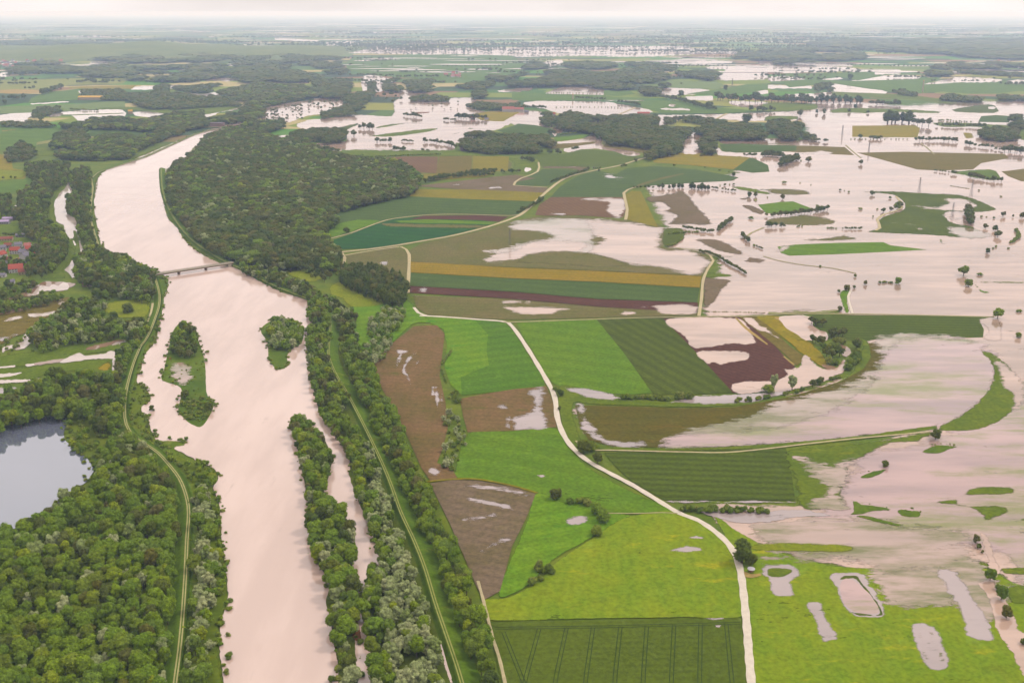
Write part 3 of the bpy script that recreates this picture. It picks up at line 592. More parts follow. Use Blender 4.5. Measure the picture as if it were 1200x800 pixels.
meadow|verge|4|g|600,158 740,125 800,115 805,160 1090,180 1100,230 950,272 900,225 820,188|curving drowned grass at the right
meadow|verge|3|g|1090,255 1400,245 1400,280 1150,275|short green strip at the right edge
meadow|verge|3|g|1040,568 1400,562 1400,610 1100,612 1050,600|green strip right of the stream bushes
meadow|verge|2|g|1100,690 1300,700 1300,820 1210,800 1110,790|green patch right of the stream
meadow|meadow2|4|P|-60,140 370,148 365,185 -60,188|strip of grass among the wet ground
meadow|reed|1|P|-20,10 200,8 265,14 240,22 -20,24|thin reed bank
floodwater|wet|2|Z|815,597 860,600 935,596 975,604 935,607 900,612 866,613 835,606|grey water behind the dark hedge
meadow|vivid|0|Z|533,550 549,507 600,504 650,501 668,525 692,548 730,570 790,598 740,602 700,600 660,590 628,577 600,569 560,562 536,560|vivid green meadow west of the white road
meadow|vivid2|0|Z|628,577 660,588 700,598 735,602 740,604 690,632 650,655 625,680 608,692 588,700 584,690 600,650 617,610|bright green meadow with three dark shrubs
>puddle|wet|1.8|Z|660,607 685,603 692,610 680,616 665,615
>puddle|wet|1|Z|626,556 640,556 636,561
ploughed_field|brown|0|Z|433,432 444,418 460,402 485,382 512,381 521,391 519,410 515,440 522,470 525,500 519,525 512,542 530,549 536,560 505,564 494,548 478,512 462,480 446,452|large brown field with streaks of standing water
>puddle|wet|1.0|Z|487,411 476,420 470,432 474,441 485,461 480,440 476,434 480,424 490,412
>puddle|wet|1.2|Z|463,410 480,410 480,413 466,416
>puddle|wet|1|Z|464,422 472,419 467,432
>puddle|wet|1|Z|484,428 491,422 488,436
>puddle|wet|1|Z|504,452 510,450 511,462 505,463
>puddle|wet|1|Z|508,470 513,470 512,475
>puddle|wet|1.2|Z|508,452 513,450 516,470 513,486 509,470
>puddle|wet|1|Z|516,462 519,461 520,478 517,480
>puddle|wet|1|Z|462,424 466,415 474,412 468,426 465,436
>puddle|wet|1.5|Z|500,548 505,546 517,551 513,557 503,556
ploughed_field|brown|0|Z|539,467 570,461 600,456 640,452 646,465 651,478 652,500 620,503 600,504.5 548,506 543,488|brown wet field cut by the white road
>puddle|wet|3|Z|618,458 640,452 642,475 645,502 620,505 596,505 595,490 605,485 615,483 620,472
>puddle|wet|2|Z|578,474 588,472 600,474 598,480 582,479
>puddle|wet|2|Z|588,492 600,486 602,503 590,503
ploughed_field|soil|0|Z|504,566 530,562 560,562.5 600,570 628,578 616,608 600,640 586,692 568,702 560,690 545,655 528,615|grey brown wedge field with rows and puddles
>puddle|wet|3|Z|535,568 560,566 600,570 627,579 620,584 590,578 560,574
>puddle|wet|3|Z|535,606 555,602 590,597 596,602 570,610 540,613
>puddle|wet|3|Z|558,645 575,634 600,626 600,636 580,642 565,652
>puddle|wet|2|Z|540,580 570,584 600,592 605,600 580,594 550,588
meadow|meadow|0|Z|565,703 588,701 612,692 635,675 655,655 690,632 715,615 738,604 794,598 830,616 850,634 862,655 867,690 870,722 800,723 700,724.5 568,726|yellow green mown meadow inside the road bend
>puddle|wet|1.6|Z|780,645 800,639 824,640 825,646 800,648
>puddle|wet|1.4|Z|806,629 820,627 832,631 815,632
crop_field|crop|0|Z|571,728 640,726.5 700,726 868,723 873,760 880,840 600,840 590,805|dark green field with wheel tracks at the bottom
>puddle|wet|1|Z|825,724 850,722.5 848,726 832,726
>puddle|wet|.8|Z|838,732 846,731.5 846,735 838,735
meadow|vivid2|0|Z|398,330 420,332 440,342 450,350 480,352 487,362 498,370 505,378 485,380 460,402 440,415 418,405 405,385 412,358 395,340|bright green meadow between the copse and the river hedge
meadow|meadow2|0|F|120,460 200,440 290,440 330,460 320,500 270,520 200,510|small yellowish clearing in the wood
meadow|meadow2|0|F|345,540 400,520 480,545 560,570 610,620 460,640 400,600 350,580|small yellowish meadow west of the poplar copse
meadow|meadow2|0|b|-200,0 240,0 230,60 100,85 -200,120|olive field at the left edge above the village
crop_field|fargreen|0|b|-200,125 100,95 320,62 290,140 200,200 -200,210|green field at the left edge above the village
meadow|lawn|0|b|-200,500 180,520 210,560 180,580 -200,600|lawn behind the village gardens
meadow|lawn|0|b|30,692 160,650 300,640 380,660 370,700 220,722 60,715|village green behind the red roofs
meadow|verge|0|b|480,210 560,150 640,60 660,80 650,110 560,180 510,280 510,380 530,480 620,620 720,640 700,800 620,800 600,700 480,500 455,400 450,300|grassy dyke along the backwater
meadow|verge|0|c|610,80 700,90 690,175 600,290 620,370 510,370 380,380 400,330 520,260 590,190|grassy dyke beside the white pool
meadow|lawn|0|c|-100,290 90,280 100,300 60,340 -100,350|village lawn at the left edge
floodwater|channel|0|b|640,110 660,100 665,165 692,200 630,235 615,340 640,410 715,460 720,545 742,605 735,625 715,560 690,560 690,635 650,638 605,560 590,510 530,470 515,380 515,300 550,220 600,175|glaring white backwater behind the river wood
floodwater|channel|0|b|685,655 700,660 712,700 695,700|tiny bright pool below the backwater
floodwater|channel|0|b|740,650 758,650 758,700 790,740 800,760 770,785 745,710|tiny bright pool in the river wood
floodwater|channel|0|b|110,345 160,320 205,330 208,380 180,370 120,358|small bright pond in the village wood
floodwater|channel|0|c|605,290 650,240 690,175 715,270 705,355 680,365 640,320|bright triangular pool by the grassy dyke
floodwater|brownwater|0|c|60,560 250,495 400,405 560,400 720,420 700,440 640,460 560,490 430,490 320,535 200,540 80,570|brown creek with a glittering middle
>glint|channel|0|c|255,530 260,500 300,515 390,430 460,450 500,420 540,440 590,405 640,420 640,470 560,480 480,485 440,480 350,520
meadow|olive|0|c|-100,690 150,650 300,612 500,570 660,540 625,640 500,712 400,760 200,800 -100,830|muddy wet meadow at the left edge
>puddle|brownwater|1.5|c|-100,690 150,650 300,612 600,560 620,575 500,590 300,640 150,690 -100,720
>puddle|channel|1.5|c|520,610 580,580 622,590 620,620 560,625
>puddle|channel|2|c|-20,790 60,745 180,715 225,725 180,750 60,785 -20,800
>puddle|channel|2|c|260,700 400,690 480,675 590,645 590,665 480,715 300,738
>puddle|channel|1.5|c|290,665 390,640 385,650 300,680
meadow|olive|0|d|-60,100 60,90 200,70 290,60 200,160 100,200 0,255 -60,250|olive meadow with reeds at the left edge
>puddle|channel|1.5|d|20,262 120,235 180,165 215,235 130,290 60,280 10,320
>puddle|wet|3|d|-40,200 60,180 190,150 130,190 0,240
meadow|lawn|0|d|-60,340 300,280 520,245 700,218 860,215 850,260 800,290 560,320 300,380 -60,405|long green riverside meadow
>puddle|brownwater|1|d|560,280 640,250 800,215 860,220 790,240 640,285
>puddle|channel|1|d|740,240 850,220 860,235 815,240 815,270 790,250 750,258
floodwater|brownwater|0|d|180,388 300,360 430,345 440,358 340,375 220,390|brown end of the meadow creek
floodwater|channel|0|d|400,370 450,335 540,303 560,322 690,312 740,292 812,308 790,330 770,345 640,345 480,365|bright creek across the riverside meadow
floodwater|channel|0|d|-60,402 100,388 100,398 -60,412|bright puddle strip at the left edge
floodwater|channel|0|d|165,385 225,374 228,390 180,398|small bright puddle by the creek
meadow|lawn|0|d|-60,415 200,395 480,365 640,348 755,345 760,430 680,440 480,430 330,445 200,490 -60,510|second green meadow below the creek
>bare_strip|ochre|2|d|640,410 720,360 750,370 745,420 680,430
>puddle|channel|1|d|-60,448 80,438 170,430 110,455 -40,476
>puddle|channel|1.5|d|-60,486 180,478 260,468 290,488 180,500 -60,515
>puddle|wet|2|d|-60,535 140,525 60,600 -60,600
>ditch|channel|0|d|752,342 772,342 776,438 758,442
floodwater|channel|0|d|790,545 830,525 828,545 800,640 792,600|bright sliver of water beside the dyke
pond|pond|0|I|-200,480 -200,400 0,400 100,375 200,355 295,345 308,380 300,440 330,490 400,540 440,590 430,620 400,660 370,680 350,700 300,730 270,760 240,790 180,850 30,880 0,870 -200,890|calm grey blue lake with dark tree reflections
'''
RIVER = 'river|river|0|Z|307,137 283,142 262,149 247,151 228,157 210,165 180,177 150,190 128,198 116,207 112,220 110,240 113,260 116,280 122,290 135,297 155,305 178,314 194,325 196,336 192,350 191,362 185,385 182,400 170,415 166,430 160,447 175,460 165,477 172,490 180,510 190,522 207,527 232,540 252,550 255,562 250,572 257,592 260,637 265,670 267,700 260,725 257,755 262,800 264,850 440,850 440,785 439,772 431,752 430,700 425,692 429,680 440,666 446,657 440,637 432,615 426,600 410,560 410,541 400,517 395,497 377,487 371,467 366,450 365,430 360,420 359,400 361,385 370,372 362,352 345,347 325,340 300,327 275,313 265,312 250,305 240,300 220,285 207,267 197,255 192,237 189,215 196,200 207,190 220,182 230,172 250,160 272,153 295,145|swollen milky pink brown river winding down the picture'
ISLE = '''
river_island|reed|0|Z|214,377 203,387 198,407 193,430 190,445 212,455 209,480 216,490 225,497 237,499 250,477 246,465 242,460 240,425 233,400 228,385|green river island with low shrubs and a flooded hollow
>wet_ground|floodgrass|5|Z|202,424 212,422 226,430 226,446 212,452 199,442
>mud_bank|mud|0|Z|197,417 202,419 202,425 198,424
river_island|reed|0|Z|306,385 330,372 354,385 353,402 340,410 336,420 338,428 325,433 315,420 314,402|small wooded island between the bridge and the long island
river_island|grassdark|0|Z|340,490 350,487 365,500 380,515 387,530 388,545 384,562 380,575 400,600 412,620 413,662 420,695 416,750 419,800 419,850 398,850 396,780 390,750 387,725 382,705 386,682 372,660 364,640 366,625 362,600 358,570 351,540 346,505|long narrow wooded island beside the right bank
>mud_bank|mud|1|Z|408,705 418,720 424,750 412,745
river_bank|verge|0|Z|160,447 177,462 176,470 166,478 172,490 182,512 192,522 215,535 253,552 256,562 250,574 257,592 260,637 265,670 267,700 258,730 256,760 262,850 215,850 217,760 220,700 222,640 224,600 218,580 205,555 190,535 160,510 150,480 152,455|overgrown left bank below the dyke
river_bank|reed|0|I|760,465 870,470 872,488 820,498 845,528 800,535 750,500|flooded grass spit at the left bank
river_bank|reed|0|E|700,590 780,500 795,530 785,555 770,600 765,650 740,740 720,800 690,800 700,700|green left bank below the bridge
meadow|grassdark|0|Z|359,400 361,385 368,375 380,372 440,500 475,600 500,680 520,760 535,850 440,850 440,785 432,755 432,700 440,666 446,657 436,620 428,600 412,555 400,515 378,487 366,450 362,425|shaded woodland floor of the right bank
>puddle|river|1|Z|512,738 516,745 526,775 531,800 527,800 518,770
meadow|meadow2|1|E|480,630 600,605 700,610 690,680 600,690 520,680|small clearing in the riverside wood
'''
def build_rows(text):
    root = None
    for row in text.strip().split('\n'):
        q = row.split('|'); name, key, soft, view, pts = q[:5]; child = name[0] == '>'
        soft = float(soft); soft = 1.1 if (name.lstrip('>') in ('meadow', 'field_edge', 'meadow_strip', 'mud_bank', 'bare_strip', 'river_bank') and soft == 0 and key != 'yolive') else soft
        sf = soft * (2.1 if child and key == 'wet' else 1.6 if child and key == 'flood' and float(soft) < 4 else 1)
        o = sheet(name.lstrip('>'), key, sf, pts_of(view, pts), root if child else None)
        if not child:
            root = o; tag(o, q[5], name.replace('_', ' '), kind='structure')
build_rows(LAND); build_rows(RIVER); build_rows(ISLE)
ROADM = flat_mat('gravel_white', (244,232,216), .95, .08, .3, .1); TRM = flat_mat('gravel_tan', (212,198,164), .95, .12, .3, .1); DIRT = flat_mat('dirt_lane', (182,174,138), .95, .15, .3, .1)
for ps, wd, tx, lb in (
 ('492,369.5 520,371 560,374 590,376.5 600,382 617,406 640,444 650,465 653,488 660,508 672,525 690,540 715,554 740,567 765,582 795,600 820,610 845,628 860,646 868,670 874,720 878,770 884,840', 4.4, ROADM, 'pale gravel road curving down through the middle of the fields'),
 ('400,295 430,292 460,288 490,283 530,276 570,266 600,256 612,250 626,238 640,225 655,213 670,206 695,200 725,194 745,188 760,184', 6.5, TRM, 'beige farm lane running up from the junction to the far flood'),
 ('388,279 412,272.5 440,262 460,256.3 500,251.8 540,251 600,252.5 612,250', 3.2, TRM, 'thin beige lane above the deep green field'),
 ('404,299 430,294.5 470,289 476,292 479.5,298 479,320 478,343', 4.2, TRM, 'short lane turning down beside the copse'),
 ('485,360 490,366 500,369.5', 3.4, ROADM, 'short white link joining the gravel road'),
 ('400,295 404,302 402,312 399,320', 4.0, TRM, 'beige stub of lane into the wood'),
 ('590,377.5 675,374.5 750,372 820,370.8 870,370.3 920,367.8 960,367.3 1020,367.8 1100,369.5 1165,371', 3.4, DIRT, 'straight farm track between the strips and the green fields'),
 ('819,370 822,350 824,328 830,314 836,305 832,299 822,294', 3.6, TRM, 'short pale track right of the long strips'),
 ('675,516 690,526 720,527 800,529 850,529.5 900,525 950,519 1000,513.5 1050,509 1090,505', 1.9, TRM, 'thin field path above the fine rowed field'),
 ('733,257.5 735,245 732,232 731,226 736,222 745,219', 5, TRM, 'pale track beside the yellow green plot'),
 ('484,229.5 500,222', 1, TRM, 'faint field edge path'),
 ('640,234 626,249', 1, DIRT, 'faint grassy lane by the hedge'),
 ('602,217 604,213 610,209 622,205 630,201 632,196 631,190', 4.5, TRM, 'narrow lane curling past the rounded field'),
 ('602,217 620,218.3 642,219.5', 4, TRM, 'straight narrow lane below the wedge field'),
 ('1026,270 1031,267 1030,262 1028,257 1036,251 1050,247 1057,243 1056,237 1050,230', 4.5, TRM, 'curved lane rising out of the flood by the big trees'),
 ('999,367 996,357 994,347 997,340', 2.6, ROADM, 'short white lane running into the flood'),
 ('940,369 950,373 955,377', 2.2, ROADM, 'tiny white lane at the pond corner'),
 ('895,300 912,305 940,310 975,314 1003,320', 3.0, DIRT, 'half drowned lane crossing the flood'),
 ('872,280 880,273 895,266.5', 3.5, DIRT, 'half drowned dyke by the round bushes'),
 ('836,300 823,293 800,291.5 792,290', 4.0, DIRT, 'narrow green dyke lane at the brown field'),
 ('991,170 1000,178 1009,185', 4, DIRT, 'dyke lane between two flooded plots'),
 ('1079,168 1085,172 1095,181', 4, DIRT, 'dyke lane dividing the flooded plots at right'),
 ('826,151 835,143 842,138 852,133', 9, TRM, 'pale road rising behind the dark thicket'),
 ('795,166 805,160 812,155', 7, TRM, 'pale road beside the bright square pond'),
 ('716,138 735,130 744,126', 9, TRM, 'pale road beyond the red barn'),
 ('900,367 930,366 970,365 985,362', 3, DIRT, 'grassy dyke track along the flood'),
 ('794,601 775,600 745,601 700,600.5', 1.3, DIRT, 'faint grass path leaving the gravel road'),
 ('500,564 530,561 560,561 600,568.5 630,577', 2.2, mat_of('yolive'), 'yellow green field edge above the wedge field'),
 ('560,680 567,705 577,745 585,770 592,800 598,830', 1.8, TRM, 'dry pale strip beside the poplar row'),
 ('168,400 171,385 177,366 179,355', 2.6, TRM, 'narrow branch track beside the dyke below the bridge'),
 ):
    if wd > 1.2: ribbon('road' if tx in (ROADM,) else 'track', None, pts_of('Z', ps), wd, lb, 'road', tx)
# the grass dykes on both banks, each with a track on its crest
LV1 = '262,152 247,152.5 228,158 210,166 190,175 170,184 150,190.5 130,197 115,202 107,209 109,220 107,235 106,252 109,267 114,283 118,294'
LV2 = '182,326 187,345 186,360 182,372 176,388 170,399 165,405 156,427 148,457 146,480 148,497 157,511 172,521 185,530 197,543 210,560 218,580 221,600 219,632 217,675 214,720 210,762 205,800 199,850'
LV3 = '189,198 189,205 191,225 199,247 212,267 226,282 246,296 265,307 283,315 300,324 325,336 350,346 367,352.5 380,362 387,375 386,397 385,415 392,435 405,457 420,485 435,515 450,547 460,572 470,600 485,632 498,665 510,705 522,740 535,778 543,805 556,850'
levee(pts_of('Z', LV1), 'grass dyke along the upper left river bank', 4, 4, 1.6)
levee(pts_of('Z', LV2), 'grass dyke snaking along the lower left river bank', 7, 5, 2.2)
levee(pts_of('Z', LV3), 'long grass dyke along the right river bank', 5, 10, 2.6)
def wheel_track(ps, z, w_, gap, label, key):
    ps = rough_line(pts_of('Z', ps), 0, False, 6.0); P3 = [Vector(gp(x, y, z)) for x, y in ps]; mb = MB(); n = len(P3)
    for side in (-1, 1):
        row = []
        for i, p_ in enumerate(P3):
            d = (P3[min(n - 1, i + 1)] - P3[max(0, i - 1)]).normalized(); nrm = Vector((d.y, -d.x, 0)); c = p_ + nrm * side * gap
            row += [c - nrm * w_ * .5, c + nrm * w_ * .5]
        mb.add(row, [(2 * i, 2 * i + 1, 2 * i + 3, 2 * i + 2) for i in range(n - 1)])
    tag(obj('dyke_track', mb.me('dyke_track', [key])), label, 'track', kind='structure')
TW = flat_mat('wheel_gravel', (198,190,144), .95, .12, .3, .1)
wheel_track(LV1, 2.12, 1.1, .8, 'track on the upper left dyke', TW)
wheel_track(LV2, 2.72, .75, .7, 'two wheel track on the lower left dyke', TW)
wheel_track(LV3, 3.12, .7, .7, 'thin two wheel track on the right dyke', flat_mat('wheel_gravel_dull', (172,172,116), .95, .15, .3, .1))
# wheel tracks of the sprayer in the bottom field: parts of that field
bf = [o for o in COL.objects if o.get('label', '').startswith('dark green field with wheel tracks')][0]
TL = flat_mat('tramline_soil', (66,88,46), .95, .2, .3, .1); zcur[0] += .03; tz = zcur[0]
def tram(ps):
    mb = MB(); P3 = [Vector(gp(x, y, tz)) for x, y in ps]
    for side in (-.95, .95):
        for a, b in zip(P3, P3[1:]):
            d = (b - a).normalized(); nrm = Vector((d.y, -d.x, 0)); a2 = a + nrm * side - bf.location; b2 = b + nrm * side - bf.location; a2.z = a.z; b2.z = b.z
            mb.add([a2 - nrm * .26, a2 + nrm * .26, b2 + nrm * .26, b2 - nrm * .26], [(0, 1, 2, 3)])
    o = obj('tramline', mb.me('tramline', [TL])); o.parent = bf
for ps in ([(632,735.5),(617,790),(608,830)], [(664,735),(652,790),(646,830)], [(695,734.5),(687,790),(683,830)], [(727,734),(721,790),(719,830)], [(758,733),(754,790),(753,830)],
           [(790,732),(787,790),(786,830)], [(821,731),(820,790),(820,830)], [(851,730),(857,790),(861,830)], [(590,740),(602,770),(614,800),(622,830)], [(580,735.5),(640,734.8),(700,734),(780,732),(868,729.5)]): tram(ps)

fz = MB()
for _ in range(330):
    py = YH + 14 + 58 * rnd.random() ** 1.5; px = rnd.uniform(-20, 1220); x, y, z = gp(px, py); L = rnd.uniform(50, 330) * y / 8000; Wd = rnd.uniform(25, 120) * y / 8000; n = 9
    fz.add([(x + L * math.cos(2 * PI * k / n) * rnd.uniform(.7, 1.1), y + Wd * math.sin(2 * PI * k / n) * rnd.uniform(.6, 1.1), 1.5) for k in range(n)], [tuple(range(n))])
tag(obj('distant_water', fz.me('distant_water', [mat_of('flood')])), 'countless pale slivers of flooded land near the hazy horizon', 'floodwater', kind='stuff')
import mathutils.noise as mnoise
# ---------------------------------------------------------------- foliage
def leaf_mat(name, cols, spec=.1):
    gain = 1.32 if name in ('leaves_dark', 'leaves_poplar') else 1.38
    s = NT(name); oi = s.n('ShaderNodeObjectInfo'); r = s.n('ShaderNodeValToRGB'); s.l(oi.outputs['Random'], r.inputs[0])
    for i, c in enumerate(cols):
        e = r.color_ramp.elements[i] if i < 2 else r.color_ramp.elements.new(i / (len(cols) - 1)); e.position = i / (len(cols) - 1); e.color = (*[v * gain for v in alb(c, 1.16)], 1)
    n = s.noise(s.pos(), .55, 3, .6); q = s.n('ShaderNodeVectorMath', operation='SCALE'); s.l(r.outputs[0], q.inputs[0]); s.l(s.rng(n, .32, .68, .66, 1.34), q.inputs['Scale'])
    b = s.n('ShaderNodeBsdfPrincipled', i_Roughness=.8); b.inputs['Specular IOR Level'].default_value = spec; s.l(q.outputs[0], b.inputs['Base Color'])
    t = s.n('ShaderNodeBsdfTranslucent'); s.l(q.outputs[0], t.inputs[0]); m = s.n('ShaderNodeMixShader'); m.inputs[0].default_value = .22
    s.l(b.outputs[0], m.inputs[1]); s.l(t.outputs[0], m.inputs[2]); return s.out(m.outputs[0])
LEAF = {'broad': leaf_mat('leaves_broad', [(118,150,64), (130,162,68), (108,142,66), (136,168,60), (120,156,72), (128,152,70), (112,148,60), (152,176,56), (116,146,76), (124,160,68)]),
 'dark': leaf_mat('leaves_dark', [(92,118,52), (106,122,52), (84,110,56), (124,120,60), (98,122,58), (122,128,82), (88,114,48)]),
 'willow': leaf_mat('leaves_willow', [(172,194,146), (158,182,130), (184,202,158), (162,184,136), (142,170,104)]),
 'poplar': leaf_mat('leaves_poplar', [(92,116,60), (104,126,62), (86,110,60), (112,128,72)]),
 'shrub': leaf_mat('leaves_shrub', [(116,144,68), (136,160,72), (102,132,62), (150,166,92), (112,142,78)])}
BARK = flat_mat('bark', (112,98,82), .9, .2, 1.5, .1)
def ico(sub=1):
    import bmesh
    b = bmesh.new(); bmesh.ops.create_icosphere(b, subdivisions=sub, radius=1); v = np.array([q.co[:] for q in b.verts]); f = [tuple(x.index for x in q.verts) for q in b.faces]; b.free(); return v, f
ICO1 = ico(1); ICO2 = ico(2)
def crown_geo(kind, seed, nleaf, ls):
    g = np.random.default_rng(seed)
    # a standard tree is 14 m tall; lobes: centre and radius
    L = []
    if kind in ('broad', 'dark'):
        R, zc, hz = 4.7, 7.6, 5.0
        for _ in range(17):
            u = g.normal(size=3); u /= np.linalg.norm(u); u[2] = u[2] if u[2] > -.62 else -u[2]; rr = g.uniform(.45, .78)
            L.append((u[0] * R * rr, u[1] * R * rr, zc + u[2] * hz * rr * 1.25, g.uniform(1.35, 2.3)))
        L.append((0, 0, zc, 3.5))
    elif kind == 'willow':
        for _ in range(22):
            u = g.normal(size=3); u /= np.linalg.norm(u); rr = g.uniform(.5, .85)
            L.append((u[0] * 4.4 * rr, u[1] * 4.4 * rr, 7.4 + u[2] * 5.2 * rr, g.uniform(.95, 1.75)))
        L.append((0, 0, 7.2, 3.0))
    elif kind == 'poplar':
        for k in range(15):
            t = (k + .5) / 15; z = 2.6 + t * 11; w_ = 2.1 * math.sin(math.pi * min(1, t * .8 + .22)) ** .7; a = g.uniform(0, 6.28)
            L.append((math.cos(a) * w_ * .45, math.sin(a) * w_ * .45, z, w_ * g.uniform(.62, .85) + .2))
    else:
        for _ in range(9):
            a = g.uniform(0, 6.28); rr = g.uniform(.1, .75)
            L.append((math.cos(a) * 5.2 * rr, math.sin(a) * 5.2 * rr, g.uniform(3.5, 9.5) * (1.1 - rr * .5), g.uniform(2.2, 3.6)))
    L = np.array(L); P = []; T = []
    iv, fi = ICO2 if nleaf > 900 else ICO1
    base = 0
    if nleaf < 150: L = L[-1:] * 1.0 if kind not in ('poplar',) else L[::4]; iv, fi = ICO1
    if nleaf < 150 and kind in ('broad', 'dark', 'willow'): L = np.array([[0, 0, 8.6, 3.9], [1.6, .8, 6.6, 2.8], [-1.9, -.6, 7.4, 2.7]])
    if nleaf < 150 and kind == 'poplar': L = np.array([[0, 0, 4.5, 1.7], [0, 0, 7.5, 2.0], [0, 0, 10.6, 1.7], [0, 0, 12.6, 1.0]])
    if nleaf < 150 and kind == 'shrub': L = np.array([[0, 0, 5.5, 4.4], [2.2, 1, 4.2, 3.4], [-2.3, -.8, 5, 3.2]])
    for x, y, z, r in L:
        q = iv * (r * .86) * (1 + g.uniform(-.13, .13, (len(iv), 1))) + np.array([x, y, z]); P.append(q); T += [tuple(i + base for i in f) for f in fi]; base += len(q)
    wts = L[:, 3] ** 2; cnt = np.maximum(4, (nleaf * wts / wts.sum()).astype(int))
    for (x, y, z, r), c in zip(L, cnt):
        d = g.normal(size=(c, 3)); d /= np.linalg.norm(d, axis=1)[:, None]; d[:, 2] = np.where(d[:, 2] < -.5, -d[:, 2], d[:, 2])
        ctr = d * (r * g.uniform(.86, 1.16, (c, 1))) + np.array([x, y, z])
        nn = d + g.normal(size=(c, 3)) * .42 + np.array([0, 0, .25]); nn /= np.linalg.norm(nn, axis=1)[:, None]
        a = np.cross(nn, g.normal(size=(c, 3))); a /= np.linalg.norm(a, axis=1)[:, None] + 1e-9; b = np.cross(nn, a)
        s_ = ls * g.uniform(.6, 1.35, (c, 1)); e = g.uniform(.55, 1, (c, 1))
        quad = np.stack([ctr - a * s_, ctr - b * s_ * e, ctr + a * s_, ctr + b * s_ * e], 1).reshape(-1, 3)
        P.append(quad); T += [(base + 4 * i, base + 4 * i + 1, base + 4 * i + 2, base + 4 * i + 3) for i in range(c)]; base += 4 * c
    P = np.concatenate(P); P[:, 2] = np.maximum(P[:, 2], .2); return P, T
def trunk_geo(kind, seed):
    mb = MB(); g = random.Random(seed)
    if kind == 'shrub':
        for _ in range(4): a = g.uniform(0, 6.28); mb.bar((.4 * math.cos(a), .4 * math.sin(a), -1), (2.4 * math.cos(a), 2.4 * math.sin(a), 5), .25, 0, .1)
    else:
        mb.bar((0, 0, -1.2), (0, 0, 5.5), .42, 0, .3, 7); mb.bar((0, 0, 5.3), (0, 0, 11.5 if kind == 'poplar' else 9), .3, 0, .1, 6)
        for _ in range(5 if kind != 'poplar' else 3):
            a = g.uniform(0, 6.28); z = g.uniform(3.8, 6.5); q = 3.0 if kind != 'poplar' else .9
            mb.bar((0, 0, z), (q * math.cos(a), q * math.sin(a), z + 2.8), .18, 0, .06, 5)
    return mb
PROTO = {}     # (kind, lod) -> list of (crown mesh, trunk mesh, joined mesh)
LOD = {0: (2300, .40), 1: (650, .66), 2: (70, 1.5)}
for kind in LEAF:
    for lod, (nl, ls) in LOD.items():
        for var in range(4 if lod == 0 else 3):
            ls_ = ls * (.8 if kind in ('willow',) else .75 if kind == 'poplar' else 1.0)
            P, T = crown_geo(kind, 11 * var + 3 + lod, nl, ls_)
            nm = {'broad': 'crown', 'dark': 'crown', 'willow': 'crown', 'poplar': 'crown', 'shrub': 'foliage'}[kind]
            cm = mesh(nm, P, T, LEAF[kind]); tb = trunk_geo(kind, var); tm = tb.me('trunk', [BARK]) if lod < 2 else None
            if lod < 2:
                n = len(P); jm = mesh('tree', list(P) + tb.v, list(T) + [tuple(i + n for i in f) for f in tb.f], [LEAF[kind], BARK], [0] * len(T) + [1] * len(tb.f))
            else: jm = cm
            PROTO.setdefault((kind, lod), []).append((cm, tm, jm))
# instance library for the woods (not linked to the scene, only its meshes are used)
LIB = bpy.data.collections.new('foliage_library'); IDX = {}; cnt = 0
for (kind, lod), lst in PROTO.items():
    for v_, (cm, tm, jm) in enumerate(lst):
        o = bpy.data.objects.new('p%03d' % cnt, jm); LIB.objects.link(o); IDX[(kind, lod, v_)] = cnt; cnt += 1
def gn_wood(name, trees, label, kind_='stuff', cat='wood'):
    if not trees: return
    n = len(trees); me = bpy.data.meshes.new(name); c = np.mean([(t[1], t[2], 0) for t in trees], axis=0)
    me.from_pydata([(t[1] - c[0], t[2] - c[1], 0.0) for t in trees], [], [])
    at = me.attributes.new('idx', 'INT', 'POINT'); at.data.foreach_set('value', [t[5] for t in trees])
    at = me.attributes.new('rot', 'FLOAT_VECTOR', 'POINT'); at.data.foreach_set('vector', np.array([(0, 0, rnd.uniform(0, 6.28)) for t in trees]).ravel())
    at = me.attributes.new('siz', 'FLOAT_VECTOR', 'POINT'); at.data.foreach_set('vector', np.array([(t[4], t[4], t[3]) for t in trees]).ravel())
    o = bpy.data.objects.new(name, me); o.location = c; link(o); tag(o, label, cat, kind=kind_)
    ng = bpy.data.node_groups.new('plant', 'GeometryNodeTree'); ng.interface.new_socket('Geometry', in_out='INPUT', socket_type='NodeSocketGeometry'); ng.interface.new_socket('Geometry', in_out='OUTPUT', socket_type='NodeSocketGeometry')
    gi = ng.nodes.new('NodeGroupInput'); go = ng.nodes.new('NodeGroupOutput'); ip = ng.nodes.new('GeometryNodeInstanceOnPoints'); ci = ng.nodes.new('GeometryNodeCollectionInfo')
    ci.inputs[0].default_value = LIB; ci.inputs[1].default_value = True; ci.inputs[2].default_value = True
    def na(nm, dt):
        q = ng.nodes.new('GeometryNodeInputNamedAttribute'); q.data_type = dt; q.inputs[0].default_value = nm; return q.outputs['Attribute']
    L = ng.links.new
    L(gi.outputs[0], ip.inputs['Points']); L(ci.outputs[0], ip.inputs['Instance']); ip.inputs['Pick Instance'].default_value = True
    L(na('idx', 'INT'), ip.inputs['Instance Index']); L(na('rot', 'FLOAT_VECTOR'), ip.inputs['Rotation']); L(na('siz', 'FLOAT_VECTOR'), ip.inputs['Scale']); L(ip.outputs[0], go.inputs[0])
    md = o.modifiers.new('plant', 'NODES'); md.node_group = ng
    return o
def proj(x, y, z):
    dy = y * cp - (z - H) * sp; dz = y * sp + (z - H) * cp
    if dy < 1: return (-9999, -9999)
    return (600 + F * x / dy, 400 - F * dz / dy)
def hpx_to_m(px, py, hp):
    m = mpp(px, min(max(py, YH + 4), 2000)); dep = math.atan(H / max(1, gp(px, py)[1])); return hp * m / max(.5, math.cos(dep))
ALL = []   # dict(kind,x,y,h(scale z),w(scale xy),zone,label,lone)
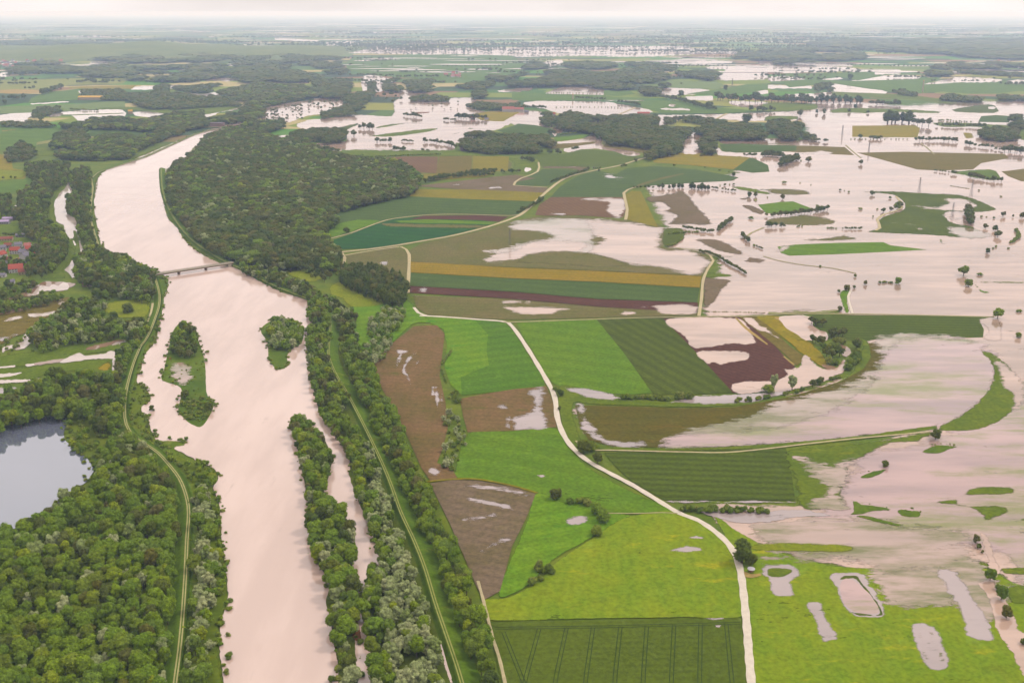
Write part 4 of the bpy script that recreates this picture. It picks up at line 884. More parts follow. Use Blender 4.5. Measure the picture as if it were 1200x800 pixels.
def plant(kind, x, y, h, wr, zone, label, lone=False):
    ALL.append(dict(kind=kind, x=x, y=y, h=h / 14.0, w=h / 14.0 * wr, zone=zone, label=label, lone=lone))
# woods: view | canopy outline | kinds | height m | spacing m | width ratio | label of the wood | label of one tree
WOODS = '''
Z|-120,640 0,626 12,624 45,603 62,600 75,587 95,577 112,562 114,545 126,520 150,507 165,522 184,543 200,562 206,590 206,640 201,700 196,760 192,830 190,860 -160,860|broad7 dark2 willow1|12.2|6.1|1.0|dense mixed green wood beside the lower left dyke|broadleaf tree of the dense wood between lake and dyke
Z|78,490 100,482 120,478 143,482 150,503 150,518 126,520 112,545 104,535 84,520 78,505|shrub6 broad2|7|6|1.1|bushy green bank at the head of the calm lake|bush on the bank at the head of the calm lake
d|-200,640 0,590 60,562 140,540 220,485 330,445 480,428 560,442 640,432 720,432 790,470 815,560 830,640 800,700 820,760 830,800 640,800 560,720 440,715 260,730 100,770 0,800 -200,820|broad5 dark4 poplar1|14|7.5|1.0|dark green wood belt behind the calm lake|broadleaf tree of the belt behind the calm lake
d|800,290 860,235 920,200 985,120 1010,60 1000,110 960,180 920,240 880,310 850,400 830,470 790,450 780,360|broad5 dark3|11|6.5|1.0|row of green trees along the left dyke|green tree at the foot of the left dyke
E|350,410 400,365 560,395 640,430 735,468 728,530 705,600 650,590 540,572 450,600 440,540 370,520 350,460|broad2 dark6 willow1|13|8|1.0|dark riverside wood at the left bridge end|broadleaf tree of the wood at the left bridge end
E|135,745 230,680 330,605 430,595 500,620 480,690 560,700 690,700 700,720 660,780 560,775 400,790 300,805 200,830 140,830|broad3 dark5 shrub2 willow2|11|7.5|1.05|mixed grey green wood left of the river below the bridge|tree of the grey green wood below the bridge
E|540,640 620,620 690,640 690,690 620,690 560,680|shrub4|6|16|1.1|bushes scattered over the riverside clearing|bush in the riverside clearing
d|0,200 60,215 180,170 195,190 60,300 0,320 -60,300|shrub4|5|9|1.0|reeds and bushes along the flooded meadow at the left edge|bush by the flooded meadow at the left edge
b|170,260 180,200 300,130 320,60 240,30 240,-60 480,-90 640,-60 620,50 600,120 500,160 450,260 440,440 465,490 540,525 600,570 615,640 620,700 610,790 360,790 370,640 250,600 170,470 110,390 110,330 180,290|broad2 dark6|14|9|1.05|dark wood wrapped around the village|dark tree of the wood around the village
b|-200,220 90,225 110,300 60,420 0,430 -200,430|dark4 broad2|11|9|1.0|garden trees at the left edge above the village|garden tree above the village
c|370,60 560,40 620,70 600,180 540,250 400,330 330,300 250,330 230,240 340,180 270,130|dark6 broad2|13|8.5|1.0|dark wood right of the red roofs|dark tree right of the red roofs
c|-100,190 100,180 220,215 220,250 60,290 -100,290|dark4 broad2|9|8|1.0|row of garden trees between the village houses|garden tree between the village houses
c|-100,440 60,400 200,380 340,370 380,400 300,470 180,520 60,530 -100,560|dark3 broad3 shrub2|9|8|1.0|gardens and trees on the creek bank below the village|tree on the creek bank below the village
c|-100,610 180,560 300,545 420,500 560,505 590,545 400,600 200,655 0,685 -100,700|broad4 dark3|9|7|1.05|thick green belt between creek and wet meadow|tree of the belt between creek and wet meadow
b|630,55 700,0 830,-40 850,60 845,200 835,420 860,540 890,690 960,745 1120,800 800,830 770,700 745,580 725,500 710,400 640,400 620,240 695,205 655,110|dark6 broad3|12|8.5|1.0|dark strip of wood between backwater and river|dark tree of the strip between backwater and river
c|760,140 830,70 960,100 1060,130 1190,200 1200,330 1000,330 840,330 760,260|dark6 broad2 willow1|12|8.5|1.0|dark wood above the left bridge end|dark tree above the left bridge end
i|380,660 570,625 620,650 640,690 700,660 840,640 960,660 1080,640 1190,600 1200,650 1080,700 950,760 900,800 600,810 400,800 360,740|dark6 broad2|14|12|1.05|dark wood along the upper left river bank|
i|430,575 480,560 600,560 640,535 760,530 860,530 930,545 1100,510 1300,490 1420,480 1420,560 1200,610 1060,615 880,600 600,592 430,590|dark6 broad1|15|14|1.05|dark tree belt behind the bright ponds|
i|0,560 120,560 240,545 360,570 390,585 200,590 0,580|dark3|11|14|1.1|low dark hedge in front of the left pond|
i|385,650 520,610 600,620 620,690 600,725 480,730 400,700|dark5|15|11|1.05|round dark thicket in the green field on the left|
i|60,750 150,700 240,740 250,800 60,830 40,800|dark5|12|11|1.05|dark thicket at the edge of the ochre field|
E|180,60 320,0 330,30 250,60 240,120 180,140|dark4|10|10|1|dark trees above the village wood|
Z|196,207 205,192 225,181 232,172 243,160 262,152 278,150 300,152 330,164 350,160 380,178 420,184 470,190 492,207 488,222 478,226 440,234 415,240 395,245 394,260 382,268 376,274 396,292 400,308 385,314 360,308 340,312 310,309 285,306 268,301 240,286 222,269 207,250 198,233|dark9 broad2 willow1|15|9.5|1.08|large dark green wood filling the bend of the river|
F|0,360 90,340 200,330 330,345 370,380 395,400 385,440 330,440 200,440 60,430 0,420|poplar5 dark3|17|7|1.0|tall dark edge of the river bend wood|tall tree on the edge of the river bend wood
F|-80,440 60,455 220,520 330,590 440,650 475,690 470,800 400,800 380,720 350,650 270,600 150,545 0,495 -80,460|broad2 dark5 willow2|10|6.5|1.0|tree row between clearing and right dyke|tree of the row above the right dyke
F|395,480 420,445 560,445 690,495 705,570 680,615 610,605 540,575 400,515|poplar6 dark3|15|6.0|1.0|dark poplar copse beside the wet field|tall tree of the copse beside the wet field
F|60,430 130,455 300,440 330,400 390,400 380,470 330,500 330,520 300,500 180,440|dark3 shrub2|9|9|1|bushes around the yellowish clearing|
Z|400,402 420,402 424,420 436,430 441,452 460,485 480,522 490,552 510,585 512,600 530,633 548,662 558,700 566,722 573,755 581,800 588,850 568,850 562,800 550,760 536,722 522,690 511,645 493,610 485,590 475,575 461,542 442,505 428,472 415,450 405,425|broad9 dark2|11.5|6.0|1.0|long row of green trees right of the right dyke|broadleaf tree of the long row right of the dyke
Z|425,400 460,400 452,415 436,428 422,420|willow4 shrub3|8|6|1.05|grey willows at the top of the brown field|grey willow by the brown field
F|545,680 590,640 640,650 700,640 690,700 640,760 640,800 540,800 520,730|willow4 broad3|9|6.5|1.05|willow clump below the poplar copse|willow of the clump below the copse
Z|360,398 383,400 385,420 395,445 408,462 402,480 416,505 424,520 410,535 395,510 377,485 368,462 366,445 362,420|broad7 dark2 willow1|10|6|1.0|green trees between river and right dyke|green tree between river and right dyke
Z|416,505 436,520 446,545 430,560 438,600 450,625 455,640 448,655 432,612 424,600 410,545 410,538|broad7 willow2|10.5|6.2|1.0|green bank trees along the side channel|green tree along the side channel
Z|432,520 438,530 446,560 453,580 460,600 470,632 482,665 497,700 506,740 511,760 517,800 526,850 440,850 440,790 452,790 455,760 445,735 430,705 428,680 448,665 452,640 445,620 434,590 436,560|willow9 broad1|11|5.6|1.0|silvery willow wood between side channel and dyke|silvery willow of the wood beside the right dyke
Z|425,690 436,668 446,668 450,700 456,740 455,790 470,800 480,850 438,850 440,790 434,752 424,730|broad6|11|6.5|1.0|darker trees at the lower end of the side channel|green tree at the lower end of the side channel
Z|340,490 352,488 366,502 380,516 386,530 387,545 383,562 379,575 400,600 412,625 412,660 420,695 415,750 418,800 418,850 400,850 398,780 391,750 388,725 383,705 388,682 374,660 365,640 367,625 363,600 359,570 352,540 346,505|broad7 dark3 willow1|12.5|6.0|1.0|wooded crown of the long narrow island|green tree on the long narrow island
Z|199,407 207,388 215,380 228,387 233,399 232,410 222,414 208,415|dark4 broad3|10|5.5|1.0|dark clump on the upper tip of the green island|dark tree on the upper tip of the green island
Z|212,468 228,464 246,466 250,478 238,494 225,494 214,482|shrub6|4|4.5|1.1|low bushes at the lower end of the green island|low bush at the lower end of the green island
Z|314,388 322,376 332,374 345,378 354,386 350,402 330,406 316,402|broad4 willow2|11|5.5|1.0|trees on the small island below the bridge|tree on the small island below the bridge
Z|362,355 372,350 384,358 384,376 372,380 362,372|broad4 dark2|11|6|1.0|dark round clump on the right bank|dark tree of the clump on the right bank
Z|360,384 384,378 386,398 362,400|broad4|9|6|1.0|bushes on the right bank below the round clump|green tree on the right bank below the round clump
I|560,400 640,430 660,470 620,460|shrub2|4|7|1|shrubs below the left dyke|shrub below the left dyke
I|770,160 960,60 970,220 900,300 850,200|shrub1|2.5|9|1.2|low green tufts on the river island|low tuft on the green river island
I|650,210 700,240 700,280 650,300 610,280 610,220|shrub4|3.5|6|1|bushes on the flooded left bank|bush on the flooded left bank
I|600,320 680,330 700,400 760,480 740,500 660,440 610,380|shrub5|4|5.5|1|shrubs between dyke and river on the left|shrub between the left dyke and the river
I|775,520 850,545 870,560 960,555 1020,600 1020,655 975,670 930,660 900,640 860,620|shrub4 broad3|7|6|1|green bushes on the left bank spit|green bush on the left bank spit
Z|232,560 243,570 246,600 250,630 254,650 253,690 246,730 245,790 244,850 212,850 217,780 223,700 226,670 225,640 228,600 222,585|willow8 broad2|10|5.6|1.05|silvery willows between the left dyke and the river|silvery willow between the left dyke and the river
Z|248,590 256,592 258,630 264,668 266,690 256,690 253,650 250,620|broad5|8.5|6|1|green bushes on the left river edge|green tree on the left river edge
M|1035,560 1080,560 1080,600 1040,610|shrub2|4|5|1|bush in the river edge at the lower left|round bush standing in the river edge
M|1040,640 1080,640 1085,700 1060,770 1040,700|shrub2|4|6|1|bushes in the river at the lower left|bush standing in the river at the lower left
J|870,340 950,310 980,400 985,480 960,560 900,600 860,570 880,500 905,420|shrub3 willow3|7|6|1.05|bushy hedge between brown field and vivid meadow|rounded bush of the hedge right of the brown field
J|900,230 945,225 950,280 910,300|shrub4|5.5|5|1|bushes at the upper end of the field hedge|
l|-100,400 0,400 100,396 250,412 380,422 480,418 535,450 525,480 420,515 280,518 100,520 0,512 -100,500|dark8|16|13|1.1|oval dark wood standing in the flooded fields|
l|545,330 600,275 700,262 780,280 900,285 1100,270 1200,280 1200,300 1200,480 1050,470 900,460 885,410 780,380 600,362|dark8|17|14|1.1|large dark wood in the middle distance|
h|190,180 270,155 420,165 430,200 340,208 430,245 560,245 640,245 655,265 640,300 580,335 590,388 540,408 420,430 390,455 330,430 400,400 390,372 250,352 190,340|dark8|17|14|1.1|eastern lobe of the large dark wood|
h|690,245 750,235 850,192 960,212 1100,225 1170,262 1190,305 1050,308 880,308 800,320 840,355 830,412 740,400 732,345 760,312 700,275|dark8|16|13|1.1|dark wood right of the bright square pond|
h|480,180 500,165 540,175 540,205 480,205|dark4|12|14|1|small dark clump in the flood behind the large wood|
h|615,165 660,155 700,175 760,180 820,165 820,190 740,205 615,190|dark4|13|15|1.1|dark clumps along the far lane|
m|0,520 60,520 80,560 75,600 0,605 -60,600|dark5|15|13|1.1|dark wood at the left of the oval flood|
m|115,505 180,490 300,495 355,510 355,540 340,590 280,615 200,605 190,570 120,560|dark6|16|12|1.1|oval dark wood in the right hand floods|
m|360,575 420,590 500,605 560,590 600,600 670,600 665,640 560,625 460,625 360,610|dark5|10|12|1.1|hedge like trees trailing from the oval wood|
n|850,640 900,600 1000,600 1150,625 1148,680 1000,690 880,670|dark6|15|12|1.1|dark wood standing in water at the far right|
n|1080,540 1140,505 1190,540 1200,600 1100,590|dark5|17|14|1.1|round tall trees at the right edge|
C|-100,360 0,360 50,350 70,300 100,290 190,300 290,282 420,290 680,300 780,312 940,332 965,350 930,368 800,376 600,384 300,395 100,398 -20,400|dark9|20|24|1.25|long dark blue wood across the distance|
C|370,395 560,398 590,430 470,412 380,405|dark4|18|22|1.2|dark strip of trees below the long wood|
C|610,400 730,394 735,412 690,420 680,440 622,440|dark4|20|18|1.2|dark thicket beside the bright gap of water|
B|725,390 780,370 830,385 860,375 1000,385 1110,380 1115,395 1050,410 1070,450 1030,455 1010,410 860,395 830,420 780,428 735,420|dark6|18|20|1.2|dark trees and hedges behind the flooded farm land|
B|-100,250 100,250 260,265 360,258 390,268 380,300 420,330 430,375 430,425 300,445 250,400 120,375 -100,365|dark9|18|24|1.25|hazy dark woods along the far river|
j|0,240 180,230 400,215 430,190 600,160 900,180 1020,180 1050,240 1000,280 850,290 700,310 650,340 640,390 560,420 400,440 280,430 270,380 400,360 500,340 620,270 400,245 200,220|dark8 broad1|15|17|1.15|woods on the far bank above the weir|
j|0,290 160,300 300,262 560,270 600,280 500,320 400,320 180,330 0,345|dark6|12|17|1.1|low dark wood between the two backwaters|
j|0,385 80,385 140,410 220,390 290,420 280,450 200,470 130,480 60,520 0,530 -60,500|dark6|14|14|1.1|dark wood at the left end of the weir|
j|340,530 380,500 560,440 680,432 780,425 800,470 720,490 600,525 590,560 520,560 380,560|dark5 broad2|14|12|1.1|dark wood at the right end of the weir|
j|840,510 1000,490 1200,490 1230,520 1200,570 1000,575 850,565|dark7|16|12|1.0|square dark copse in the flooded meadows|
k|145,130 280,110 350,110 420,100 520,90 530,150 440,170 350,180 250,200 150,190|dark6|15|16|1.1|flooded dark wood beside the white water|
k|425,40 500,10 560,30 560,80 520,100 430,95|dark5|17|17|1.2|dark clump right of the white water square|
k|310,40 350,40 355,95 315,100|dark3|15|14|1|single dark clump inside the white water square|
k|-60,20 140,20 170,60 160,110 100,140 -60,140|dark6|16|18|1.2|dark wood left of the white water square|
k|-20,250 150,200 280,210 320,240 200,265 60,270 -20,290|dark5|12|14|1.1|trees along the flooded bank in the middle distance|
k|600,150 700,130 870,140 870,165 720,165 615,165|dark4|13|14|1|tree row along the far edge of the wide flood|
k|1000,195 1080,180 1200,190 1300,200 1300,225 1150,225 1050,215|dark4|12|14|1|tree row in front of the red roofed farm|
k|560,30 760,20 900,40 1150,40 1150,60 1080,100 1130,140 1060,140 1050,90 900,55 760,60 740,100 620,100|dark5|15|20|1.2|dark woods beyond the wide flood|
l|30,170 60,180 130,215 200,210 240,190 290,180 300,225 200,228 60,225 0,225 0,180|dark4|10|14|1.1|garden trees around the red roofed farm|
l|440,265 500,255 540,290 600,262 640,248 700,255 720,275 560,320 500,345 450,320|dark5|13|13|1.1|dark trees by the drowned barn|
D|-60,240 100,226 300,230 420,250 440,258 400,278 200,290 0,293 -200,290|dark9|22|42|1.6|blue hazy wood in the far right distance|
D|240,196 400,186 700,182 1200,180 1500,180 1500,275 1200,268 1060,268 900,250 700,240 500,230 330,220|dark9|26|60|2.0|broad blue forest on the right horizon|
D|745,320 800,305 850,315 850,350 760,352|dark5|20|20|1.3|square dark wood in the far fields|
D|860,335 940,325 1200,340 1400,345 1400,358 1200,358 950,348|dark4|14|24|1.1|far row of drowned trees at the right|
D|860,295 1000,290 1200,300 1400,300 1400,325 1200,320 1100,318 870,315|dark4|18|34|1.3|far hazy wood above the drowned tree row|
D|220,400 260,388 305,395 300,425 230,425|dark4|14|14|1.2|dark clump left of the wedge of water|
D|580,425 640,420 700,430 700,450 620,440|dark4|12|15|1.1|dark low clump in the far green fields|
D|850,440 900,455 1000,460 1000,475 900,470 810,465|dark4|14|14|1.1|dark tree line in the far green fields|
D|1080,440 1200,450 1400,455 1400,472 1200,470 1080,465|dark4|14|14|1.1|dark tree line at the right edge|
A|50,345 100,300 260,290 330,318 600,300 700,310 900,305 1260,300 1300,370 1200,378 900,378 640,370 450,352 170,358|dark9|20|34|1.4|blue hazy wood belt behind the pale fields|
A|450,250 600,235 900,240 1200,230 1200,260 1000,280 860,290 620,290 480,275|dark8|22|44|1.5|blue hazy woods around the white lakes|
A|0,190 200,190 400,195 500,200 500,225 300,215 0,205|dark6|22|50|1.6|wood on the low far ridge|
A|380,425 460,420 480,455 390,455|dark3|13|14|1.1|dark copse left of the works yard|
A|470,425 560,420 600,440 600,465 480,465|dark4|14|13|1.1|dark copse beside the yellow works hall|
A|610,440 760,430 900,450 1160,455 1160,470 930,475 920,500 700,505 620,480|dark5|14|16|1.1|dark wood right of the works yard|
A|730,405 790,400 785,438 735,438|dark3|18|14|1.2|round dark thicket by the bright pool|
A|800,410 1000,395 1200,395 1200,440 1060,440 1060,425 900,430|dark5|14|17|1.1|dark wood behind the upper backwater|
A|170,505 280,500 290,525 190,560 150,545|dark4|10|12|1.1|dark wood between the left ponds|
'''
def sample_poly(P, spacing):
    a = np.array(P); lo = a.min(0); hi = a.max(0); nx = int((hi[0] - lo[0]) / spacing) + 2; ny = int((hi[1] - lo[1]) / spacing) + 2
    X, Y = np.meshgrid(np.arange(nx), np.arange(ny)); X = X + (Y % 2) * .5
    g = np.stack([lo[0] + X.ravel() * spacing, lo[1] + Y.ravel() * spacing], 1) + rng.uniform(-.36, .36, (nx * ny, 2)) * spacing
    return g[inside(g, P)]
wood_label = {}; 
for zi, row in enumerate(WOODS.strip().split('\n')):
    view, pts, mix, hm, spc, wr, wl, tl = row.split('|'); hm = float(hm); spc = float(spc); wr = float(wr)
    ks, ws = [], []
    for q in mix.split(): ks.append(q.rstrip('0123456789')); ws.append(float(q[len(ks[-1]):]))
    P = [gp(px, max(py, YH + 12), hm * .6)[:2] for px, py in pts_of(view, pts)]; wood_label[zi] = wl
    for x, y in sample_poly(P, spc):
        k = rnd.choices(ks, ws)[0]
        h = hm * rnd.uniform(.62, 1.32) * (.62 if k == 'shrub' and len(ks) > 1 else 1)
        if rnd.random() < .05: continue
        if (spc > 15 and mnoise.noise((x / 190, y / 520, zi)) > (.02 if spc > 17 else .14)) or (11 < spc <= 15 and mnoise.noise((x / 90, y / 200, zi)) > .38): continue
        plant(k, x, y, h, wr * rnd.uniform(.78, 1.2) * (spc / 7.0 if spc > 9 else 1) * (min(1.25, 1 + .0 * spc)), zi, tl or wl)
# hedges and tree rows: view | line | height px | kind | spacing in heights | label
ROWS = '''
G|180,60 210,50 250,38 300,18 330,12 360,0|4|dark|.7|round bush of the hedge along the curved lane
G|45,192 75,180 100,165 130,150 145,142|5|dark|.55|dark tree of the row beside the beige lane
G|20,202 45,195|3|dark|.7|bush at the lower end of the lane row
k|745,735 830,712 900,712 980,710 1070,700 1140,690 1200,680|5.5|dark|.62|dark round tree of the hedge below the yellow strip
h|245,665 290,670 350,668 410,670 440,668|4.5|dark|.9|dark tree of the broken row beside the yellow green plot
h|450,668 520,668 560,665 620,665|5.5|poplar|.7|slim dark tree standing in the edge of the flood
h|655,668 700,672 745,676 790,678|7|poplar|.5|dense dark poplar at the flooded field edge
e|90,258 140,268|3|dark|.7|dark bush right of the poplar row
e|160,270 195,275|3|dark|.8|dark low bush in the flooded row
e|205,278 268,284|3.5|dark|.7|dark bush at the end of the flooded row
e|480,468 540,468 590,466 640,464 700,456 760,450 830,444|6|dark|.55|dark tree of the hedge under the bright green island field
e|845,440 890,428 942,418|6|dark|.5|dark tree at the right end of the long flood hedge
e|480,545 520,545 572,545|6|dark|.5|dark block like bush of the lower flood hedge
e|595,545 620,545 652,545|5|dark|.55|dark bush in the middle of the lower flood hedge
e|705,543 735,543 765,543|3|shrub|.6|small bush of the lower flood hedge
e|940,553 985,556 1020,558|2.6|shrub|.7|low bush along the drowned lane
e|1042,560 1080,562 1120,562 1160,562 1197,560|3.4|dark|.6|dark bush at the right end of the drowned lane
e|130,580 160,555 190,530 215,512 235,500|5.5|dark|.5|dark bush of the slanting clump in the flood
e|310,610 330,630 350,645 368,660|5.5|dark|.55|round bush of the clump on the drowned dyke
e|415,690 440,700 468,710|2.8|dark|.7|small bush on the drowned dyke
e|0,585 40,585 100,585|4|dark|.6|dark hedge bush by the field corner
e|585,100 620,92 660,75 700,60 725,50|6|dark|.45|dark tree of the slanting clump in open water
e|0,25 60,10|3|dark|.6|dark bush by the ochre field
e|320,22 430,24|4|dark|.6|dark bush on the bank above the green field
e|455,28 520,24 560,30 630,34|5|dark|.5|dark tree of the bank above the green field
G|730,300 780,295 830,292 870,293|3.5|shrub|.6|low dark shrub of the upper hedge in the flooded corner
G|800,272 840,278 880,284 940,292|4|dark|.55|dark shrub of the long hedge in the flooded corner
G|728,358 760,350 790,330 800,320|3.5|shrub|.6|low shrub on the drowned bank
G|880,385 920,390 950,400 990,425 1020,445 1060,465 1100,490|4|dark|.6|dark shrub lining the narrow green dyke
G|900,664 940,664 1000,664 1060,666 1190,668|1.8|shrub|1.2|tiny bush along the farm track
F|790,60 830,50 870,42 930,35 980,25 1030,20 1070,10 1130,5|6|dark|.6|dark round tree of the hedge behind the big wood
K|512,272 560,272 620,272 680,274 735,280|7|shrub|.45|low green shrub of the ditch hedge
K|760,275 790,268 820,266 845,270|9|shrub|.4|green shrub at the brown ditch pool
a|120,670 140,668 175,665 210,662 250,655 290,640 330,640 370,632|6|shrub|.8|small round bush on the curved ditch bank
a|430,615 455,612 510,605 560,600 590,585|6|shrub|1.0|dark bush on the curved verge
a|620,560 650,560 690,550 715,545|9|dark|.6|dark green tree on the curved verge
a|760,520 800,505 830,495|5|shrub|.7|low bush near the brown pool
a|630,130 660,150 690,160 715,165|9|dark|.5|dark shrub of the clump by the pale pond
a|740,230 780,235 800,220 840,235 860,240|11|dark|.45|dark tree of the clump between pond and field
a|760,265 800,272 850,278|9|shrub|.5|low bush below the dark clump
a|620,260 650,265 680,270 720,290|9|dark|.5|dark tree of the clump on the olive strip
a|700,300 760,310 800,320|9|shrub|.5|grey green bush of the clump on the olive strip
a|715,360 750,365 800,370 840,365|11|dark|.45|dark tree beside the brown pool
a|740,405 780,410 820,415|9|shrub|.5|bush beside the brown pool
a|900,310 940,310 960,300|12|dark|.5|tall dark tree at the flooded field corner
a|930,340 960,345|8|shrub|.5|grey green bush at the flooded field corner
a|870,400 900,420 940,390 960,380|12|shrub|.5|brownish bush on the inner verge
a|870,460 900,455|9|shrub|.5|low brownish bush on the inner verge
K|790,795 850,798 920,800 1000,800 1100,800 1190,802|8|shrub|.42|dark green shrub of the straight hedge at the gravel road
K|268,755 300,755 340,762 365,770|8|shrub|.5|low shrub leading to the big round bushes
O|60,345 90,335 120,322 150,312|10|shrub|.5|dark shrub of the slanting thicket in the bright meadow
O|100,280 130,275 165,285 195,295|12|shrub|.5|taller shrub of the thicket in the bright meadow
J|870,110 885,90 900,70 915,50|4|shrub|.9|small bush along the left edge of the lime meadow
J|870,130 880,160 890,200|3.5|shrub|1.1|small low bush along the left edge of the lime meadow
f|808,300 815,330 820,360 828,390|9|dark|.35|dark upright shrub in the flooded field end
f|1140,420 1155,440 1162,470 1145,490 1118,505 1100,515|4.5|shrub|.4|green bush of the hooked clump in open water
f|1035,325 1060,328 1088,325|8|dark|.4|dark tree of the square clump in open water
f|560,5 600,10 640,15 680,20|3|dark|.8|dark bush on the top right bank
f|690,25 725,30|5|dark|.5|dark tree on the top right bank
f|810,45 850,55 900,65 950,75 1000,78 1050,80|6|dark|.45|dark tree at the tip of the top right bank
f|680,108 720,115 760,122 815,130|1.3|shrub|1|drowned shrub in open water at the upper right
H|520,528 550,528 585,528|4|shrub|.5|low bush left of the tree on the islet
m|90,735 140,725 180,735 235,750|5|dark|.5|dark tree of the low clump in the far flood
m|200,790 240,785 290,770 330,760|7|dark|.4|dark tree of the slanting far clump
m|828,620 850,620 900,620 915,620|4|dark|.5|dark bush on the straight flood dyke
m|690,622 750,622 800,622 960,622 1000,622 1120,622|2|shrub|2.0|small bush dotted along the straight flood dyke
m|0,360 60,360 120,362 200,362 300,365 440,368|10|dark|.55|dark tree of the long far row
m|440,360 520,362 600,365 680,366 800,365|9|poplar|.6|slim dark tree of the long far row
m|835,375 880,380 940,378 1000,382 1050,384|6|dark|.6|dark tree at the right end of the long far row
m|0,425 80,425 170,425|6|dark|.6|dark tree left of the drowned lone trees
n|340,705 400,705 470,705 560,705 680,715|5|dark|.6|dark tree of the hedge right of the olive field
n|740,735 800,745 880,755 950,760|5|dark|.6|dark tree of the flood hedge at the right
n|975,775 1040,780|4|dark|.6|dark bush of the flood hedge at the right
n|1045,795 1090,790 1150,800 1250,810|8|dark|.45|dark tree near the right edge
n|360,580 420,585 470,588|8|dark|.5|dark tree right of the tall drowned clump
n|520,590 600,592 700,594 800,596 900,600|5|dark|.5|dark tree of the belt behind the islet
n|520,550 600,545 700,555 800,560|2.6|shrub|1.2|small bush in the far flood
n|0,690 80,695|4|dark|.6|dark bush at the foot of the olive field
n|0,420 60,420 140,425 235,425|5|dark|.6|dark tree of the far dyke row
C|690,460 800,480 900,510 960,520|5|dark|.7|dark tree along the diagonal lane
C|950,470 1000,475 1060,480 1200,480|9|dark|.55|dark tree of the far grove right of the lane
C|1200,480 1300,485 1400,490|9|dark|.55|dark tree in the far tree line
C|160,442 250,438 340,440 420,443|2|shrub|1.8|tiny tree in the line across the flooded meadows
C|200,505 280,503 360,503 430,503 520,508|1.6|shrub|2.4|tiny bush on the dotted flood dyke
C|40,510 100,508 160,512|4|dark|.6|dark tree in front of the farm
C|300,465 380,470 440,472|4|dark|.7|dark tree behind the oval flood
C|500,485 560,490 600,500|4|dark|.6|dark tree at the right end of the oval flood
C|650,575 690,585|6|dark|.6|dark tree behind the east wood
C|720,575 760,575 800,565 860,570 900,575|6|dark|.7|dark tree in the flood behind the east wood
B|930,555 980,560 1040,560 1080,562|6|dark|.5|dark tree by the flooded farmhouse
B|875,565 940,568|3.5|dark|.6|low dark bush left of the flooded farmhouse
B|690,545 740,550 780,555|5|dark|.7|dark tree on the dyke in the wide flood
B|480,605 500,605 550,608|7|dark|.5|dark tree at the tip of the small flooded copse
B|430,640 460,640 475,640|9|dark|.5|dark tree right of the square copse
B|555,668 590,670 640,668|5|dark|.5|dark bush of the broken hedge in the wide flood
B|680,665 740,668|3|dark|.6|low bush of the broken hedge in the wide flood
B|785,668 830,670 850,675 900,680 940,695|5|dark|.6|round tree at the right end of the flood hedge
B|650,705 700,710|5|dark|.5|dark tree on the scrub meadow
B|770,710 815,712|4|dark|.6|small dark tree on the scrub meadow
B|500,740 600,735 720,730 780,728 870,725|2.6|shrub|.7|low bush on the scrub meadow
B|200,740 300,745 380,755|3|shrub|.6|bush at the back of the big wood
B|180,705 280,700 390,715|5|dark|.5|dark tree behind the big wood
l|30,545 80,550 140,555|5|dark|.6|dark tree in front of the oval wood
l|190,540 260,545|4|dark|.6|dark bush at the corner of the oval wood
l|480,545 530,545|6|dark|.5|dark tree on the fork of the floodwater
l|550,545 600,548|6|dark|.5|round dark tree in the forked floodwater
l|660,520 705,515|4|dark|.6|dark bush on the forked floodwater
l|490,410 540,415|6|dark|.5|dark tree at the pale wet field
l|575,412 640,405 700,400|3|shrub|.8|low bush in the brown water
l|300,590 340,590 400,605|5|dark|.6|dark tree on the rough grass by the lane
l|10,705 60,700 120,700|6|dark|.5|dark tree by the grey brown ploughed strip
l|150,680 200,680 260,680 300,670|5|dark|.8|dark tree around the small white pond
l|810,655 860,650|3|dark|.7|dark bush in the wet strip by the lane
l|1005,640 1050,635|4|dark|.5|dark bush at the lane bend
i|0,400 60,400 120,405 200,400|6|dark|.9|far dark tree left of the pale canal
i|20,440 50,440|6|dark|.8|far dark tree near the left edge
i|290,370 330,360 360,350 400,335 440,325|6|dark|.6|dark tree of the far slanting hedge
i|80,300 130,300|5|dark|.7|far dark tree in pale fields
i|170,330 250,330|4|dark|.7|far low dark bush in pale fields
i|520,290 560,290 640,270 680,290|4|dark|1.1|scattered far tree in pale fields
i|490,470 540,475 620,480 700,480|3|shrub|.8|bush on the edge of the bright flooded pond
b|20,85 50,80|4|dark|.9|round tree on the far olive field
b|90,82 150,80|4|dark|.6|round tree beside the field lane above the village
b|30,610 100,615 170,622 230,625|4|dark|.5|clipped hedge bush behind the village green
J|160,345 200,345|5|shrub|.6|bush at the head of the long island
g|880,360 890,400|5|shrub|.5|rushes by the reed bed
I|195,400 240,300 270,330|2|shrub|1|reed tuft
'''
for row in ROWS.strip().split('\n')[:-3]:
    view, pts, hp, kind, gap, lb = row.split('|'); hp = float(hp); gap = float(gap); ps = pts_of(view, pts)
    for (x0, y0), (x1, y1) in zip(ps, ps[1:]):
        hm = hpx_to_m(x0, y0, hp); A = gp(x0, y0); B = gp(x1, y1); L = math.hypot(B[0] - A[0], B[1] - A[1])
        hm *= 1.15; n = max(1, int(L / (hm * gap * .88)))
        wide = {'shrub': 1.0, 'dark': 1.15, 'broad': 1.1, 'poplar': 2.0}[kind]
        for i in range(n):
            t = (i + rnd.uniform(.2, .8)) / n; h = hm * rnd.uniform(.7, 1.15)
            plant(kind, A[0] + (B[0] - A[0]) * t + rnd.uniform(-.12, .12) * hm, A[1] + (B[1] - A[1]) * t + rnd.uniform(-.3, .3) * hm, h, wide * rnd.uniform(.9, 1.15), 'row', lb, True)
